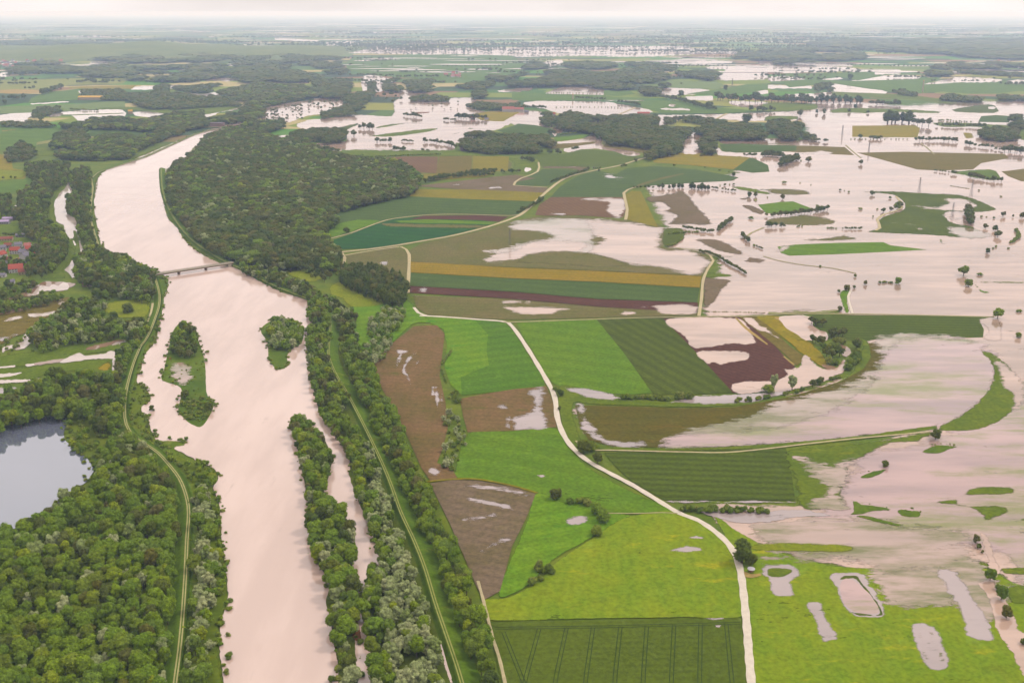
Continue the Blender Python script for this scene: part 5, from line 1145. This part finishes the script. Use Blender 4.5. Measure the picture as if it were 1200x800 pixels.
# single trees and bushes: kind x y(foot) height-px width-ratio label
LONE = '''
broad 1169 373 15 1.0|round tree reflected in water past the right end of the fine rowed long field
broad 1129 323 15 1.0|tall round tree standing alone in open water at the right
broad 1135 336 11 1.05|shorter round tree at the tip of the small green wedge
shrub 1148 323 5 1.8|flat oval bush right of the two round trees
shrub 1194 366 5 1.9|flat bush clump at the right edge of the floods
broad 1193 396 8 1.1|small tree at the right edge by the drowned lane
broad 1052.5 333 10 1.0|tree at the right end of the tiny hedge islet
dark 1014 334 7 .8|small pointed tree left of the hedge islet
dark 1002 325 5 1.0|tiny tree on the end of the drowned lane
shrub 961 313 3.5 1.3|tiny bush on the drowned lane
dark 992.5 341 9 1.0|round tree at the tip of the green wedge
dark 1001 338 5 1.1|small tree right of the green wedge tip
dark 983 343 5 1.0|small tree left of the green wedge tip
dark 984 365 8 .9|small tree at the corner of the farm track
willow 928 457 20 .75|pale open crowned tree on the curved ditch bank
willow 907 456 20 .6|tall thin pale tree on the curved ditch bank
shrub 901 460 12 1.4|wide bush under the tall thin pale tree
dark 657 464 10 1.05|dark round bush at the bend of the gravel road
shrub 651 458 7 1.1|smaller bush above the road bend
dark 655.5 481 7 .7|slim little bush on the road verge
dark 684 531 19 .95|big dark tree at the road junction
shrub 694 528 14 .9|upright bush behind the junction tree
dark 700 543 16 .9|round dark tree right at the junction
dark 651 585 17 .95|lone dark round tree on the vivid meadow
shrub 689 592 11 1.1|bush at the start of the meadow thicket
broad 699 602 16 1.1|wide round grey green bush on the meadow edge
broad 707 612 18 1.1|largest round bush of the meadow edge
broad 699 628 14 1.2|lowest round bush of the meadow edge
poplar 869 660 30 1.1|tall dark tree beside the round roofed shelter
dark 879 662 16 1.0|dark tree behind the round roofed shelter
dark 1096 515 15 1.0|dark tree at the end of the thin field path
dark 1037 547 9 1.1|round bush above the slim reed islet
dark 1143.5 636 12 .8|upper upright bush on the stream bank
dark 1147 643 8 .8|middle upright bush on the stream bank
dark 1151 648 5 .9|tiny lowest bush of the upright trio on the stream
broad 1160 680 18 .8|tall oval bush beside the stream
shrub 1169 691 9 1.0|small bush between the stream bushes
broad 1173 703 20 .75|tall bush leaning over the stream
dark 1179 724 17 .85|dark round bush in the stream with a brown reflection
dark 1199 755 9 .9|bush at the right edge below the stream bushes
dark 1022 229 7 1.1|round tree on the thin tip of the curved field
dark 1035 249 7 1.0|round tree in water left of the curved lane
broad 1051 246 12 .85|larger tree group tree inside the lane curve
dark 1055 243 9 .9|smaller tree touching the lane curve
dark 1044 247 6 1.1|low tree left of the lane curve group
shrub 1008 246 4 1.8|flat bush far left of the curved lane
shrub 1028 246 3 1.0|tiny bush in water left of the curved lane
shrub 1043 233 4.5 1.2|bush on the inner edge of the curved field
shrub 1023 255 4 .7|tiny upright bush on the lane bank
shrub 1150 255 3.5 1.2|first small bush in the open water row
shrub 1156 255 2.2 1.2|tiniest bush in the open water row
shrub 1164.6 256.5 4 1.1|middle small bush in the open water row
dark 1187 255 5 .6|thin little bush right of the square clump
dark 1197.5 256 9 .9|tree at the right edge of the open water row
dark 1154.6 268 7.5 1.0|round tree left of the big pair in open water
dark 1166 271 9 .95|upper tree of the big pair in open water
dark 1169 278 10 1.1|lower tree of the big pair in open water
dark 1157.5 297 8 .8|small pointed tree in open water
shrub 1163.6 292 3.2 1.1|tiny bush right of the small pointed tree
shrub 1167 290 4 1.0|small bush above the tiny bush in open water
shrub 1181.6 292 3 1.6|flat bush under the hooked clump
shrub 1172.8 231 2.4 1.9|flat little bush in the upper right water
shrub 1147 224 3 1.3|little bush left of the flat bush in the upper right
dark 859.7 207 6.5 .8|upright small tree between two green fields
shrub 843 200.5 3.5 1.5|flat bush between two green fields
shrub 854 202 2.6 1.6|small bush beside the upright small tree
shrub 826 197 2.5 1.5|small bush under the ochre field
shrub 843.8 218 2.6 1.0|first round bush above the flooded row
dark 849.4 218 4 1.0|second round bush above the flooded row
shrub 855 217 2.5 1.0|third round bush above the flooded row
dark 859.7 217 3 1.2|fourth round bush above the flooded row
dark 878 231 8 .8|left tree of the pair on the slim green bank
dark 885.5 231 8 .8|right tree of the pair on the slim green bank
shrub 899.4 232 2.5 1.1|tiny bush right of the tree pair
dark 917 234 8.5 .8|square dark tree at the thin flood dyke
willow 957.7 245 6 1.0|brownish tree rising over the flood hedge
shrub 880 257 5 1.6|flat dark bush on the curved dyke end
shrub 883.5 289 4.5 1.1|small round bush following the dyke clump
shrub 919 215 4 1.9|flat bush alone in the upper water
shrub 937.5 215 2.2 1.0|tiny dark bush alone in the upper water
shrub 950.3 217 2 1.0|tiniest bush in the upper water
dark 984.5 224 3.4 1.0|left bush of three in open water
shrub 989.5 224 2 1.0|middle bush of three in open water
shrub 994.5 226 3.4 1.3|right bush of three in open water
dark 947.5 190 8 1.25|wide round dark tree in the upper floods
shrub 938.5 189 2.4 1.2|tiny bush left of the wide round dark tree
dark 1008.7 193 7.5 .9|dark tree at the left end of the large olive field
dark 937.5 137 11 .75|leftmost of the four upright drowned trees
dark 957 133 6 .7|second of the four upright drowned trees
dark 965.5 134 8.5 .7|third of the four upright drowned trees
dark 995 132 6 .8|rightmost small drowned tree
dark 1017 133 5 1.0|round tree on the long low grass bank
dark 1002 127 6 1.0|tree beside the far long row
poplar 1040 145 17 1.2|tallest tree of the drowned clump
poplar 1045 144 14 1.3|second tree of the drowned clump
poplar 1049 144 14 1.3|third tree of the drowned clump
poplar 1057 144 13 1.3|separate slim tree right of the drowned clump
poplar 1065 145 16 1.4|broad based tree right of the drowned clump
dark 1071 145 8 1.1|low tree at the right of the drowned clump
dark 1008 162 6 1.2|dark tree at the right end of the oval wood tail
dark 798 114 10 .9|lone dark tree beside the pale flooded field
dark 850 106 8 .8|lone dark tree near the far dark shrubs
dark 831 128 11 1.1|square dark tree by the lane grove
dark 875 145 14 1.1|large square dark tree behind the east wood
dark 996 94 9 .9|pair of far trees in the green fields
dark 700 164 9 .7|slim dark tree in the forked floodwater
dark 733 143 5 1.0|dark tree behind the large wood
dark 745 190 6 .9|pointed tree at the lane bend by the blue green field
dark 702 201 4 1.0|small tree at the lane corner
dark 790 195 3.5 1.1|small bush below the ochre field
dark 406.5 274 10 1.0|lone dark tree beside the thin beige lane
dark 217 468 14 .9|dark round tree in the middle of the green island
dark 245 482 13 .9|dark tree at the lower right of the green island
dark 178 482 9 .8|lone bush standing in the river near the left bank
shrub 345 394 8 .9|bush at the right end of the small island
willow 400 655 22 .85|pale rounded willow on the long island
shrub 383 688 7 1.0|bare bush at the river edge of the long island
shrub 388 800 12 .7|thin bush at the bottom edge of the long island
willow 76 588 18 .9|pale willow leaning over the calm lake
dark 83 590 12 .9|dark tree beside the pale willow at the lake
dark 150 367 14 1.2|dark round tree in the riverside clearing
dark 134 374 11 1.1|smaller dark tree in the riverside clearing
willow 176 668 22 .8|yellow green tree
'''
for row in LONE.strip().split('\n')[:-1]:
    q, lb = row.split('|'); kind, x, y, hp, wr = q.split(); x, y, hp, wr = float(x), float(y), float(hp), float(wr)
    g = gp(x, y); rl = {'broad': 1.22, 'dark': 1.22, 'willow': 1.25, 'poplar': 1.6, 'shrub': .95}[kind]
    plant(kind, g[0], g[1], hpx_to_m(x, y, hp), wr * rl, 'lone', lb, True)
# scattered trees over the sparkling water and thin far rows
for (x0, y0, x1, y1, n, h, lb) in ((308,124,355,141,46,3.0,'half drowned bush in the sparkling water'), (345,118,400,132,34,3.5,'half drowned tree in the sparkling water'), (476,118,545,130,14,2.2,'tiny tree in the wide flood'), (415,98,470,122,22,4.5,'drowned tree around the white water')):
    for _ in range(n):
        x, y = rnd.uniform(x0, x1), rnd.uniform(y0, y1); g = gp(x, y); plant('dark', g[0], g[1], hpx_to_m(x, y, h * rnd.uniform(.6, 1.3)), 1.3, 'row', lb, True)
# far scattered copses: one mass of tiny trees in the haze
FARP = []
def far_clump(cx, cy, lx, ly, n, h, ang=0.):
    for _ in range(n):
        u, v = rnd.gauss(0, .45), rnd.gauss(0, .4); x = cx + lx * u; y = cy + ly * v; FARP.append(('dark', x, y, h / 14 * rnd.uniform(.8, 1.3), h / 14 * 1.6, IDX[('dark', 2, rnd.randrange(3))]))
for _ in range(170):
    py = YH + 14 + 34 * rnd.random() ** .8; px = rnd.uniform(-60, 1260); g = gp(px, py); far_clump(g[0], g[1], rnd.uniform(200, 1400), rnd.uniform(60, 300), rnd.randint(30, 90), rnd.uniform(16, 24))
for _ in range(120):
    py = rnd.uniform(56, 100); px = rnd.uniform(-40, 1240); g = gp(px, py); far_clump(g[0], g[1], rnd.uniform(60, 300), rnd.uniform(8, 30), rnd.randint(6, 20), rnd.uniform(11, 16))
for py in (52.5, 55, 57, 60.5, 78):                       # thin tree rows standing in the far floods
    for seg in range(9):
        px = rnd.uniform(380, 1180); g0 = gp(px, py + rnd.uniform(-1, 1)); L = rnd.uniform(200, 900)
        for k in range(int(L / 26)): FARP.append(('dark', g0[0] + k * 26, g0[1] + rnd.uniform(-12, 12), rnd.uniform(.8, 1.2), 1.3, IDX[('dark', 2, rnd.randrange(3))]))
gn_wood('far_copse', FARP, 'countless tiny copses and tree rows fading into the haze', cat='copses')
# low scrub along every bank, one mass: nobody could count it
SCR = []
def scrub_line(ps, dens, hmax, closed=True):
    ps = rough_line(ps, 0, closed, 6.0)
    for a_, b_ in zip(ps, ps[1:] + (ps[:1] if closed else [])):
        A = gp(*a_); B = gp(*b_); L = math.hypot(B[0] - A[0], B[1] - A[1])
        if A[1] > 3500: continue
        for _ in range(int(L * dens + rnd.random())):
            if mnoise.noise((A[0] / 26, A[1] / 26, 3.3)) > .12: continue
            t = rnd.random(); h = rnd.uniform(.35, 1) ** 1.5 * hmax; x = A[0] + (B[0] - A[0]) * t + rnd.gauss(0, 1.4); y = A[1] + (B[1] - A[1]) * t + rnd.gauss(0, 1.8)
            k = rnd.choice(('shrub', 'shrub', 'shrub', 'broad')); SCR.append((k, x, y, h / 14, h / 14 * 1.35, IDX[(k, 1 if A[1] < 1100 else 2, rnd.randrange(3))]))
scrub_line(pts_of('Z', RIVER.split('|')[4]), .17, 4.2)
for row in ISLE.strip().split('\n'):
    f_ = row.split('|')
    if f_[0] in ('river_island', 'river_bank'): scrub_line(pts_of(f_[3], f_[4]), .28, 4.0)
for view, s_, dn, hm_ in (('I', '0,400 100,375 200,355 295,345 308,380 300,440 330,490 400,540 440,590 430,620 400,660 350,700 270,760', .3, 3.5), ('L', '718,515 790,486 880,488 850,505', .5, 1.6), ('L', '430,637 480,610 555,596', .5, 1.5), ('g', '100,215 105,150 160,165 250,178 345,195', .5, 1.5), ('g', '385,215 430,203 540,215 530,240', .6, 1.6), ('g', '120,240 200,245 300,270 430,300', .5, 1.3)):
    scrub_line(pts_of(view, s_), dn, hm_, False)
gn_wood('bank_scrub', SCR, 'low green scrub and rushes growing along the water edges', cat='scrub')
# split: the largest 300 of a kind are objects of their own, the rest of each wood is one mass
NAMES = {'broad': 'broadleaf_tree', 'dark': 'broadleaf_tree', 'willow': 'willow_tree', 'poplar': 'poplar_tree', 'shrub': 'shrub'}
CATS = {'broad': 'tree', 'dark': 'tree', 'willow': 'willow', 'poplar': 'poplar', 'shrub': 'bush'}
for t in ALL:
    t['px'] = t['h'] * 14 / math.hypot(t['x'], t['y'], H) * F; u, v = proj(t['x'], t['y'], t['h'] * 8); t['inv'] = -4 < u < 1204 and 0 < v < 806
quota = {}
for nm in set(NAMES.values()):
    c = [t for t in ALL if NAMES[t['kind']] == nm and t['inv']]
    lone = [t for t in c if t['lone']]; rest = [t for t in c if not t['lone'] and wood_label.get(t['zone']) != t['label']]
    single = [t for t in lone if t['zone'] == 'lone']; rowt = [t for t in lone if t['zone'] == 'row']
    pool = sorted(rowt + rest, key=lambda t: -t['px'])[:max(0, 300 - len(single))]
    for t in single + pool: t['ind'] = True
leftover = {}
def lod_of(px): return 0 if px > 15 else (1 if px > 5.5 else 2)
rowcount = {}
for t in ALL:
    if t.get('ind'): rowcount[t['label']] = rowcount.get(t['label'], 0) + 1
for t in ALL:
    lod = lod_of(t['px'])
    if not t.get('ind'):
        if t['inv'] or t['y'] < 1500: leftover.setdefault(t['zone'], []).append((t['kind'], t['x'], t['y'], t['h'], t['w'], IDX[(t['kind'], lod, rnd.randrange(3))]))
        continue
    pr = PROTO[(t['kind'], lod)]; cm, tm, jm = pr[rnd.randrange(len(pr))]; rz = rnd.uniform(0, 6.28); nm = NAMES[t['kind']]
    if t['px'] > 9 and tm is not None:
        e = empty(nm, (t['x'], t['y'], 0), rz); c = obj(cm.name.split('.')[0], cm, e); k = obj('trunk' if nm != 'shrub' else 'stem', tm, e)
        c.scale = k.scale = (t['w'], t['w'], t['h'])
    else:
        e = obj(nm, jm, None, (t['x'], t['y'], 0), rz); e.scale = (t['w'], t['w'], t['h'])
    if t['zone'] == 'lone' and t['kind'] in ('broad', 'dark'): e.location.z = -2.0 * t['h']
    tag(e, t['label'], CATS[t['kind']])
    if rowcount[t['label']] > 1: e['group'] = t['label'] + ' group' if False else 'trees and bushes: ' + t['label'].split(' of ')[-1]
for z, lst in leftover.items():
    if z in ('row', 'lone'): gn_wood('distant_hedge', lst, 'small far hedge trees dotted over the plain', cat='hedge trees')
    else: gn_wood('wood', lst, wood_label[z])
print('TREES', len(ALL), 'individual', sum(1 for t in ALL if t.get('ind')), 'far', len(FARP))
# ---------------------------------------------------------------- bridge
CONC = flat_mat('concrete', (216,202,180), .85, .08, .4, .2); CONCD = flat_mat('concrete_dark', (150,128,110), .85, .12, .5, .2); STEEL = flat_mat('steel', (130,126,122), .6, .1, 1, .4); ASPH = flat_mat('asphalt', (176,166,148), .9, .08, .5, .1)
BZ = 5.6; a = Vector(gp(176.5, 321.8, BZ)); b = Vector(gp(272.5, 307.2, BZ)); d = b - a; L = d.length; rz = math.atan2(d.y, d.x)
br = empty('road_bridge', (a.x, a.y, 0), rz); tag(br, 'long flat concrete bridge crossing the swollen river on slim piers', 'bridge')
def bpart(name, boxes, mats, parent=br):
    mb = MB()
    for q in boxes: mb.box(*q)
    o = obj(name, mb.me(name, mats)); o.parent = parent; return o
bpart('deck', [(L / 2, 0, BZ - .35, L, 7.2, .7)], [CONC]); bpart('carriageway', [(L / 2, 0, BZ + .04, L + 3, 5.2, .07)], [ASPH])
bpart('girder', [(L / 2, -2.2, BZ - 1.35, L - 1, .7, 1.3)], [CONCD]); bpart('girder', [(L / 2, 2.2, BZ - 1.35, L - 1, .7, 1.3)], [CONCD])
for sy in (-3.4, 3.4):
    p_ = bpart('railing', [(L / 2, sy, BZ + 1.05, L, .1, .1), (L / 2, sy, BZ + .6, L, .06, .06)], [STEEL])
    bpart('kerb', [(L / 2, sy, BZ + .14, L, .5, .28)], [CONC])
    for k in range(28): bpart('post', [(L * (k + .5) / 28, sy, BZ + .55, .1, .1, 1.0)], [STEEL], p_)
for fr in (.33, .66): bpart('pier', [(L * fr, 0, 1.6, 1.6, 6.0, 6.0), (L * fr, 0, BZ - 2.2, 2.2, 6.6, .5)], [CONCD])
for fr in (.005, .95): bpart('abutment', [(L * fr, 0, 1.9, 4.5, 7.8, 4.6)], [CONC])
# ---------------------------------------------------------------- weir
a = Vector(gp(246, 149.5)); b = Vector(gp(281, 149.5)); we = empty('weir', (a.x, a.y, 0)); tag(we, 'low brown weir with a long gate house across the upper river', 'weir')
LW = b.x - a.x; WR = flat_mat('weir_brown', (170,140,130), .85, .1, .4, .2)
bpart('gate_house', [(LW * .24, 6, 7, LW * .46, 12, 10)], [WR], we); bpart('roof', [(LW * .24, 6, 12.5, LW * .48, 14, .9)], [flat_mat('roof_mauve', (150,128,140), .8, .1, .5, .2)], we)
bpart('walkway', [(LW * .72, 3, 6.2, LW * .55, 3.5, .8)], [WR], we)
for k in range(5): bpart('pier', [(LW * (.48 + .12 * k), 4, 3.2, 3, 10, 6.4)], [CONCD], we)
for k in range(4): bpart('sluice_gate', [(LW * (.54 + .12 * k), 4, 2.2, LW * .09, .8, 3.4)], [flat_mat('rust', (128,84,62), .8, .2, .8, .2)], we)
# ---------------------------------------------------------------- houses
WALL = {'white': flat_mat('plaster_white', (236,228,224), .85, .04, .6, .2), 'cream': flat_mat('plaster_cream', (214,196,168), .85, .05, .6, .2), 'grey': flat_mat('plaster_grey', (176,170,172), .85, .05, .6, .2)}
ROOF = {'red': flat_mat('tiles_red', (180,100,88), .8, .18, .8, .2), 'brown': flat_mat('tiles_brown', (150,92,80), .8, .18, .8, .2), 'grey': flat_mat('tiles_grey', (140,132,146), .8, .12, .8, .2), 'purple': flat_mat('sheet_mauve', (186,164,196), .6, .05, .5, .4), 'yellow': flat_mat('sheet_yellow', (222,180,80), .7, .08, .5, .3), 'pink': flat_mat('tiles_pink', (190,128,120), .8, .15, .8, .2)}
GLASS = flat_mat('window_glass', (60,66,74), .2, .05, 1, .6); WOOD = flat_mat('door_wood', (110,80,60), .7, .1, 1, .3)
def gable(w_, d_, h, rh, ov=.5):
    vs = [(-w_/2,-d_/2,0),(w_/2,-d_/2,0),(w_/2,d_/2,0),(-w_/2,d_/2,0),(-w_/2,-d_/2,h),(w_/2,-d_/2,h),(w_/2,d_/2,h),(-w_/2,d_/2,h),(-w_/2,0,h+rh),(w_/2,0,h+rh)]
    fs = [(0,1,5,4),(2,3,7,6),(1,2,6,9,5),(3,0,4,8,7)]
    k = rh / (d_ / 2); X = w_/2+ov; Y = d_/2+ov; z0 = h - ov*k; t = .25
    rv = [(-X,-Y,z0),(X,-Y,z0),(X,0,h+rh+.02),(-X,0,h+rh+.02),(X,Y,z0),(-X,Y,z0)]; rv += [(x,y,z+t) for x,y,z in rv]
    rf = [(0,3,2,1),(3,5,4,2),(6,7,8,9),(9,8,10,11),(0,1,7,6),(4,5,11,10),(1,2,8,7),(2,4,10,8),(3,0,6,9),(5,3,9,11)]
    return vs, fs, rv, rf
HM = {}
def house(px, py, w_, d_, h, rh, rot, wall, roof, label, full=True, name='house', cat='house', group=None):
    g = gp(px, py); vs, fs, rv, rf = gable(w_, d_, h, rh)
    if not full:
        key = (round(w_), round(d_), round(h), roof, wall)
        if key not in HM: HM[key] = mesh(name, vs + rv, fs + [tuple(i + 10 for i in f) for f in rf], [WALL[wall], ROOF[roof]], [0] * len(fs) + [1] * len(rf))
        return tag(obj(name, HM[key], None, (g[0], g[1], 0), rot), label, cat, group)
    e = empty(name, (g[0], g[1], 0), rot); tag(e, label, cat, group)
    obj('wall', mesh('wall', vs, fs, WALL[wall]), e); r = obj('roof', mesh('roof', rv, rf, ROOF[roof]), e)
    mb = MB(); mb.box(w_ * .22, d_ * .12, h + rh + .1, .8, .8, 1.7); obj('chimney', mb.me('chimney', [WALL['cream']]), r)
    for s in (-1, 1):
        n = max(2, int(w_ / 3.2))
        for k in range(n):
            for z in ([1.6, 4.2] if h > 5 else [1.6]):
                if s == -1 and k == 0 and z < 2: continue
                mb = MB(); mb.box(-w_/2 + w_ * (k + .5) / n, s * (d_/2 + .03), z, 1.2, .12, 1.3); wq = obj('window', mb.me('window', [GLASS]), e)
    mb = MB(); mb.box(-w_/2 + w_ * .5 / n, -d_/2 - .04, 1.1, 1.1, .14, 2.1); obj('door', mb.me('door', [WOOD]), e)
    return e
for q in ((2,302,12,9,5.5,4,1.3,'white','red','red roofed house cut by the left edge of the village'), (18.5,297,13,9,5.5,4,.1,'white','red','white house with orange red roof in the middle of the village row'),
 (37.5,295.5,15,9,5.5,4,.25,'white','red','long orange red roofed house at the right end of the village row'), (27,299,9,8,5,3.5,.2,'white','grey','small white house between the two red roofed ones'),
 (29.5,303,12,9,5,3.6,1.4,'white','grey','white house with grey roof below the red roofed row'), (4,294,8,8,5.5,3,.4,'white','grey','white house with dark roof behind the left edge house'),
 (10,290,10,8,4,3,.1,'grey','brown','low grey barn above the village row'), (19.5,318.5,17,12,5.5,5,.35,'white','red','large red roofed house standing alone below the village'),
 (27,321,10,8,4,3,.4,'cream','brown','small brown roofed annex beside the large red roofed house'), (3.5,324.5,8,6,3.5,1.5,.1,'white','grey','small white flat building at the left edge'),
 (40,318,9,7,3.5,2.4,1.2,'cream','pink','pinkish shed among the trees right of the large red roof'), (14,332,7,6,3,2,.3,'white','grey','tiny white garden house below the large red roof'),
 (22,290,10,8,5,3,.3,'white','grey','white house behind the red roofed row'), (33,290.5,9,7,4.5,3,.1,'white','pink','small pale house at the back of the village row'), (8,308,9,7,5,3,.5,'white','brown','white house with brown roof below the left edge house'), (20,309,8,7,4,3,1.2,'cream','pink','small cream house between row and large red roof'), (34,312,9,7,4.5,3,.2,'white','grey','small white house above the pinkish shed'), (0.5,314,10,8,5,3,.2,'white','pink','pale house at the left edge beside the large red roof'), (44,300,8,7,4,3,.6,'white','red','little red roofed house right of the row'), (6,282,22,9,3.5,2.5,.2,'cream','brown','brownish farm building beside the village green'), (24,277.5,12,6,3,2,.15,'grey','grey','grey shed at the clipped hedge')):
    house(*q)
for q in ((2,262,24,12,4,2,.15,'grey','purple','pale mauve roofed hall at the left edge'), (10,258.5,16,10,4,2,.15,'grey','purple','smaller mauve roofed hall beside the larger one')): house(*q)
house(107,117,90,30,10,5,.0,'cream','yellow','long yellow hall in front of the far works yard', True, 'hall', 'hall')
house(153,133.5,14,10,9,4,.3,'cream','yellow','small yellow house between the bright ponds')
house(595.5,131,40,18,9,8,.1,'white','pink','large pink roofed farmhouse beyond the oval flood', True, 'farmhouse', 'farmhouse'); house(608,130.5,34,15,7,6,-.1,'white','pink','smaller pink roofed barn right of the large farmhouse', True, 'barn', 'barn')
house(617,132,14,10,5,3,.1,'grey','grey','grey shed right of the pink roofed barn', True, 'shed', 'shed')
house(646,136,26,12,6,5,.05,'white','red','red roofed barn standing in the flood by the middle wood', True, 'barn', 'barn'); house(657,137,14,9,4,3,.3,'white','grey','pale shed beside the red roofed flooded barn', True, 'shed', 'shed')
house(754,134.5,40,14,5,4,-.05,'cream','red','long red roofed barn at the far bend of the lane', True, 'barn', 'barn')
house(554,139.5,14,10,5,4,.2,'white','red','red roofed farmhouse on a strip in the wide flood', True, 'farmhouse', 'farmhouse'); house(570,140.5,12,8,4,3,.2,'white','grey','small pale shed on the same flooded strip', True, 'shed', 'shed')
house(571.5,140.7,7,5,3,2,.9,'white','grey','tiny white hut at the end of the flooded strip', True, 'hut', 'hut')
house(103,335,12,9,4.5,3,.3,'cream','pink','small pink walled building in the riverside wood'); house(125,88.5,30,14,7,5,.0,'grey','grey','far grey building', False) if False else None
for (x0, y0, x1, y1, n, lb) in ((0,66,48,82,70,'red roofed house in the far hazy village on the left'), (48,66,82,73,24,'red roofed house at the right end of the far hazy village'), (110,60,138,64,14,'pale house in the hazy settlement near the white lake'), (288,57,318,74,10,'far house in the hazy fields above the river woods'), (620,37,650,42,12,'far house near the horizon'), (790,38,818,46,16,'far house in the pale settlement near the horizon'), (920,44,948,48,12,'far house below the right horizon'), (1160,70,1200,82,16,'house of the hazy village at the right edge'), (520,84,540,91,8,'grey roofed farm building beyond the wide flood'), (395,82,420,88,0,'')):
    for _ in range(n):
        px = rnd.uniform(x0, x1); py = rnd.uniform(y0, y1); s_ = rnd.choice((14, 18, 22)); house(px, py, s_, 12, 7, 6, rnd.uniform(-.6, .6), rnd.choice(('white', 'cream')), rnd.choice(('red', 'pink', 'pink', 'grey')), lb, False, 'house', 'house', 'houses: ' + lb)
# pale towers
def tower(px, py, h, r, label, name, cat):
    g = gp(px, py); e = empty(name, (g[0], g[1], 0)); tag(e, label, cat); mb = MB(); mb.bar((0, 0, 0), (0, 0, h), r, 0, r * .9, 8); obj('shaft', mb.me('shaft', [WALL['cream']]), e)
    mb = MB(); mb.bar((0, 0, h - .2), (0, 0, h + r * 1.8), r * 1.15, 0, .2, 8); obj('roof', mb.me('roof', [ROOF['yellow']]), e)
tower(1081, 108.5, 46, 3.2, 'slim pale yellow tower in the far green fields', 'tower', 'tower'); tower(671.2, 116.5, 18, 3, 'small white tower beside the far lane', 'tower', 'tower')
# lattice pylons
def pylon(px, py, hp, label):
    g = gp(px, py); h = hpx_to_m(px, py, hp); e = empty('power_pylon', (g[0], g[1], 0), .3); tag(e, label, 'pylon'); w_ = h * .07; t = max(.16, mpp(px, py) * .13); mb = MB()
    for sx in (-1, 1):
        for sy in (-1, 1): mb.bar((sx * w_, sy * w_, 0), (sx * .25, sy * .25, h), t, 0, t * .6, 4)
    for k in range(7):
        z0, z1 = h * k / 7, h * (k + 1) / 7; a_ = w_ * (1 - k / 7) + .2; b_ = w_ * (1 - (k + 1) / 7) + .2
        for s in (-1, 1): mb.bar((-a_ * s, -a_, z0), (b_ * s, -b_, z1), t * .5, 0, t * .5, 4); mb.bar((-a_, a_ * s, z0), (-b_, -b_ * s, z1), t * .5, 0, t * .5, 4)
    obj('mast', mb.me('mast', [STEEL]), e)
    for z, L_ in ((.72, .17), (.84, .13), (.95, .09)):
        mb = MB(); mb.bar((-h * L_, 0, h * z), (h * L_, 0, h * z), t * .8, 0, t * .8, 4); mb.bar((-h * L_, 0, h * z), (0, 0, h * (z + .05)), t * .5, 0, t * .5, 4); mb.bar((h * L_, 0, h * z), (0, 0, h * (z + .05)), t * .5, 0, t * .5, 4)
        obj('crossarm', mb.me('crossarm', [STEEL]), e)
for q in ((1115.8,254.5,17,'power pylon in the middle of the curved drowned field'), (1077,225,17,'power pylon on the upper edge of the curved field'), (1138,229,18,'power pylon in open water at the upper right'), (597.5,286.5,18,'power pylon in the vast brown green field'),
 (987,158,11,'power pylon in the flood right of the oval wood'), (1018,178,11,'power pylon in the flooded plot below the olive field'), (858,100,8,'far power pylon near the lone dark trees')): pylon(*q)
# round roofed shelter by the gravel road
g = gp(880, 671); sh = empty('shelter', (g[0], g[1], 0)); tag(sh, 'small shelter with a round pale roof beside the gravel road', 'shelter')
mb = MB(); mb.bar((0, 0, 2.7), (0, 0, 3.05), 2.3, 0, 2.3, 16); mb.bar((0, 0, 3.05), (0, 0, 3.5), 2.2, 0, .6, 16); obj('roof', mb.me('roof', [flat_mat('roof_pale', (208,200,206), .6, .05, 1, .3)]), sh)
for k in range(6): mb = MB(); t = k * math.pi / 3; mb.bar((1.7 * math.cos(t), 1.7 * math.sin(t), 0), (1.7 * math.cos(t), 1.7 * math.sin(t), 2.75), .11); obj('post', mb.me('post', [WOOD]), sh)
mb = MB(); mb.box(0, .3, .45, 2.2, .5, .1); mb.box(0, .55, .85, 2.2, .08, .5); mb.box(-.9, .3, .2, .1, .4, .4); mb.box(.9, .3, .2, .1, .4, .4); obj('bench', mb.me('bench', [flat_mat('bench_red', (170,100,84), .7, .1, 1, .3)]), sh)
o = sheet('forecourt', 'tan', 0, [(872, 669), (880, 672), (891, 671.5), (892, 674), (880, 676.5), (872, 675)]); tag(o, 'small tan gravel apron in front of the round roofed shelter', 'gravel apron', kind='structure')
# ---------------------------------------------------------------- haze: one closed box of even air round camera and land
mb = MB(); mb.box(0, 50000, (327 - 1.5) / 2, 124000, 103000, 328.5)
hz = bpy.data.materials.new('haze'); hz.use_nodes = True; t = hz.node_tree; t.nodes.clear(); pv = t.nodes.new('ShaderNodeVolumePrincipled'); mo = t.nodes.new('ShaderNodeOutputMaterial')
pv.inputs['Color'].default_value = (.46, .59, .84, 1); pv.inputs['Absorption Color'].default_value = (.72, .46, .02, 1); pv.inputs['Density'].default_value = 5.8e-5; pv.inputs['Anisotropy'].default_value = .1; t.links.new(pv.outputs[0], mo.inputs['Volume'])
tag(obj('haze', mb.me('haze', [hz])), 'pale summer haze over the whole plain', 'haze', kind='stuff')
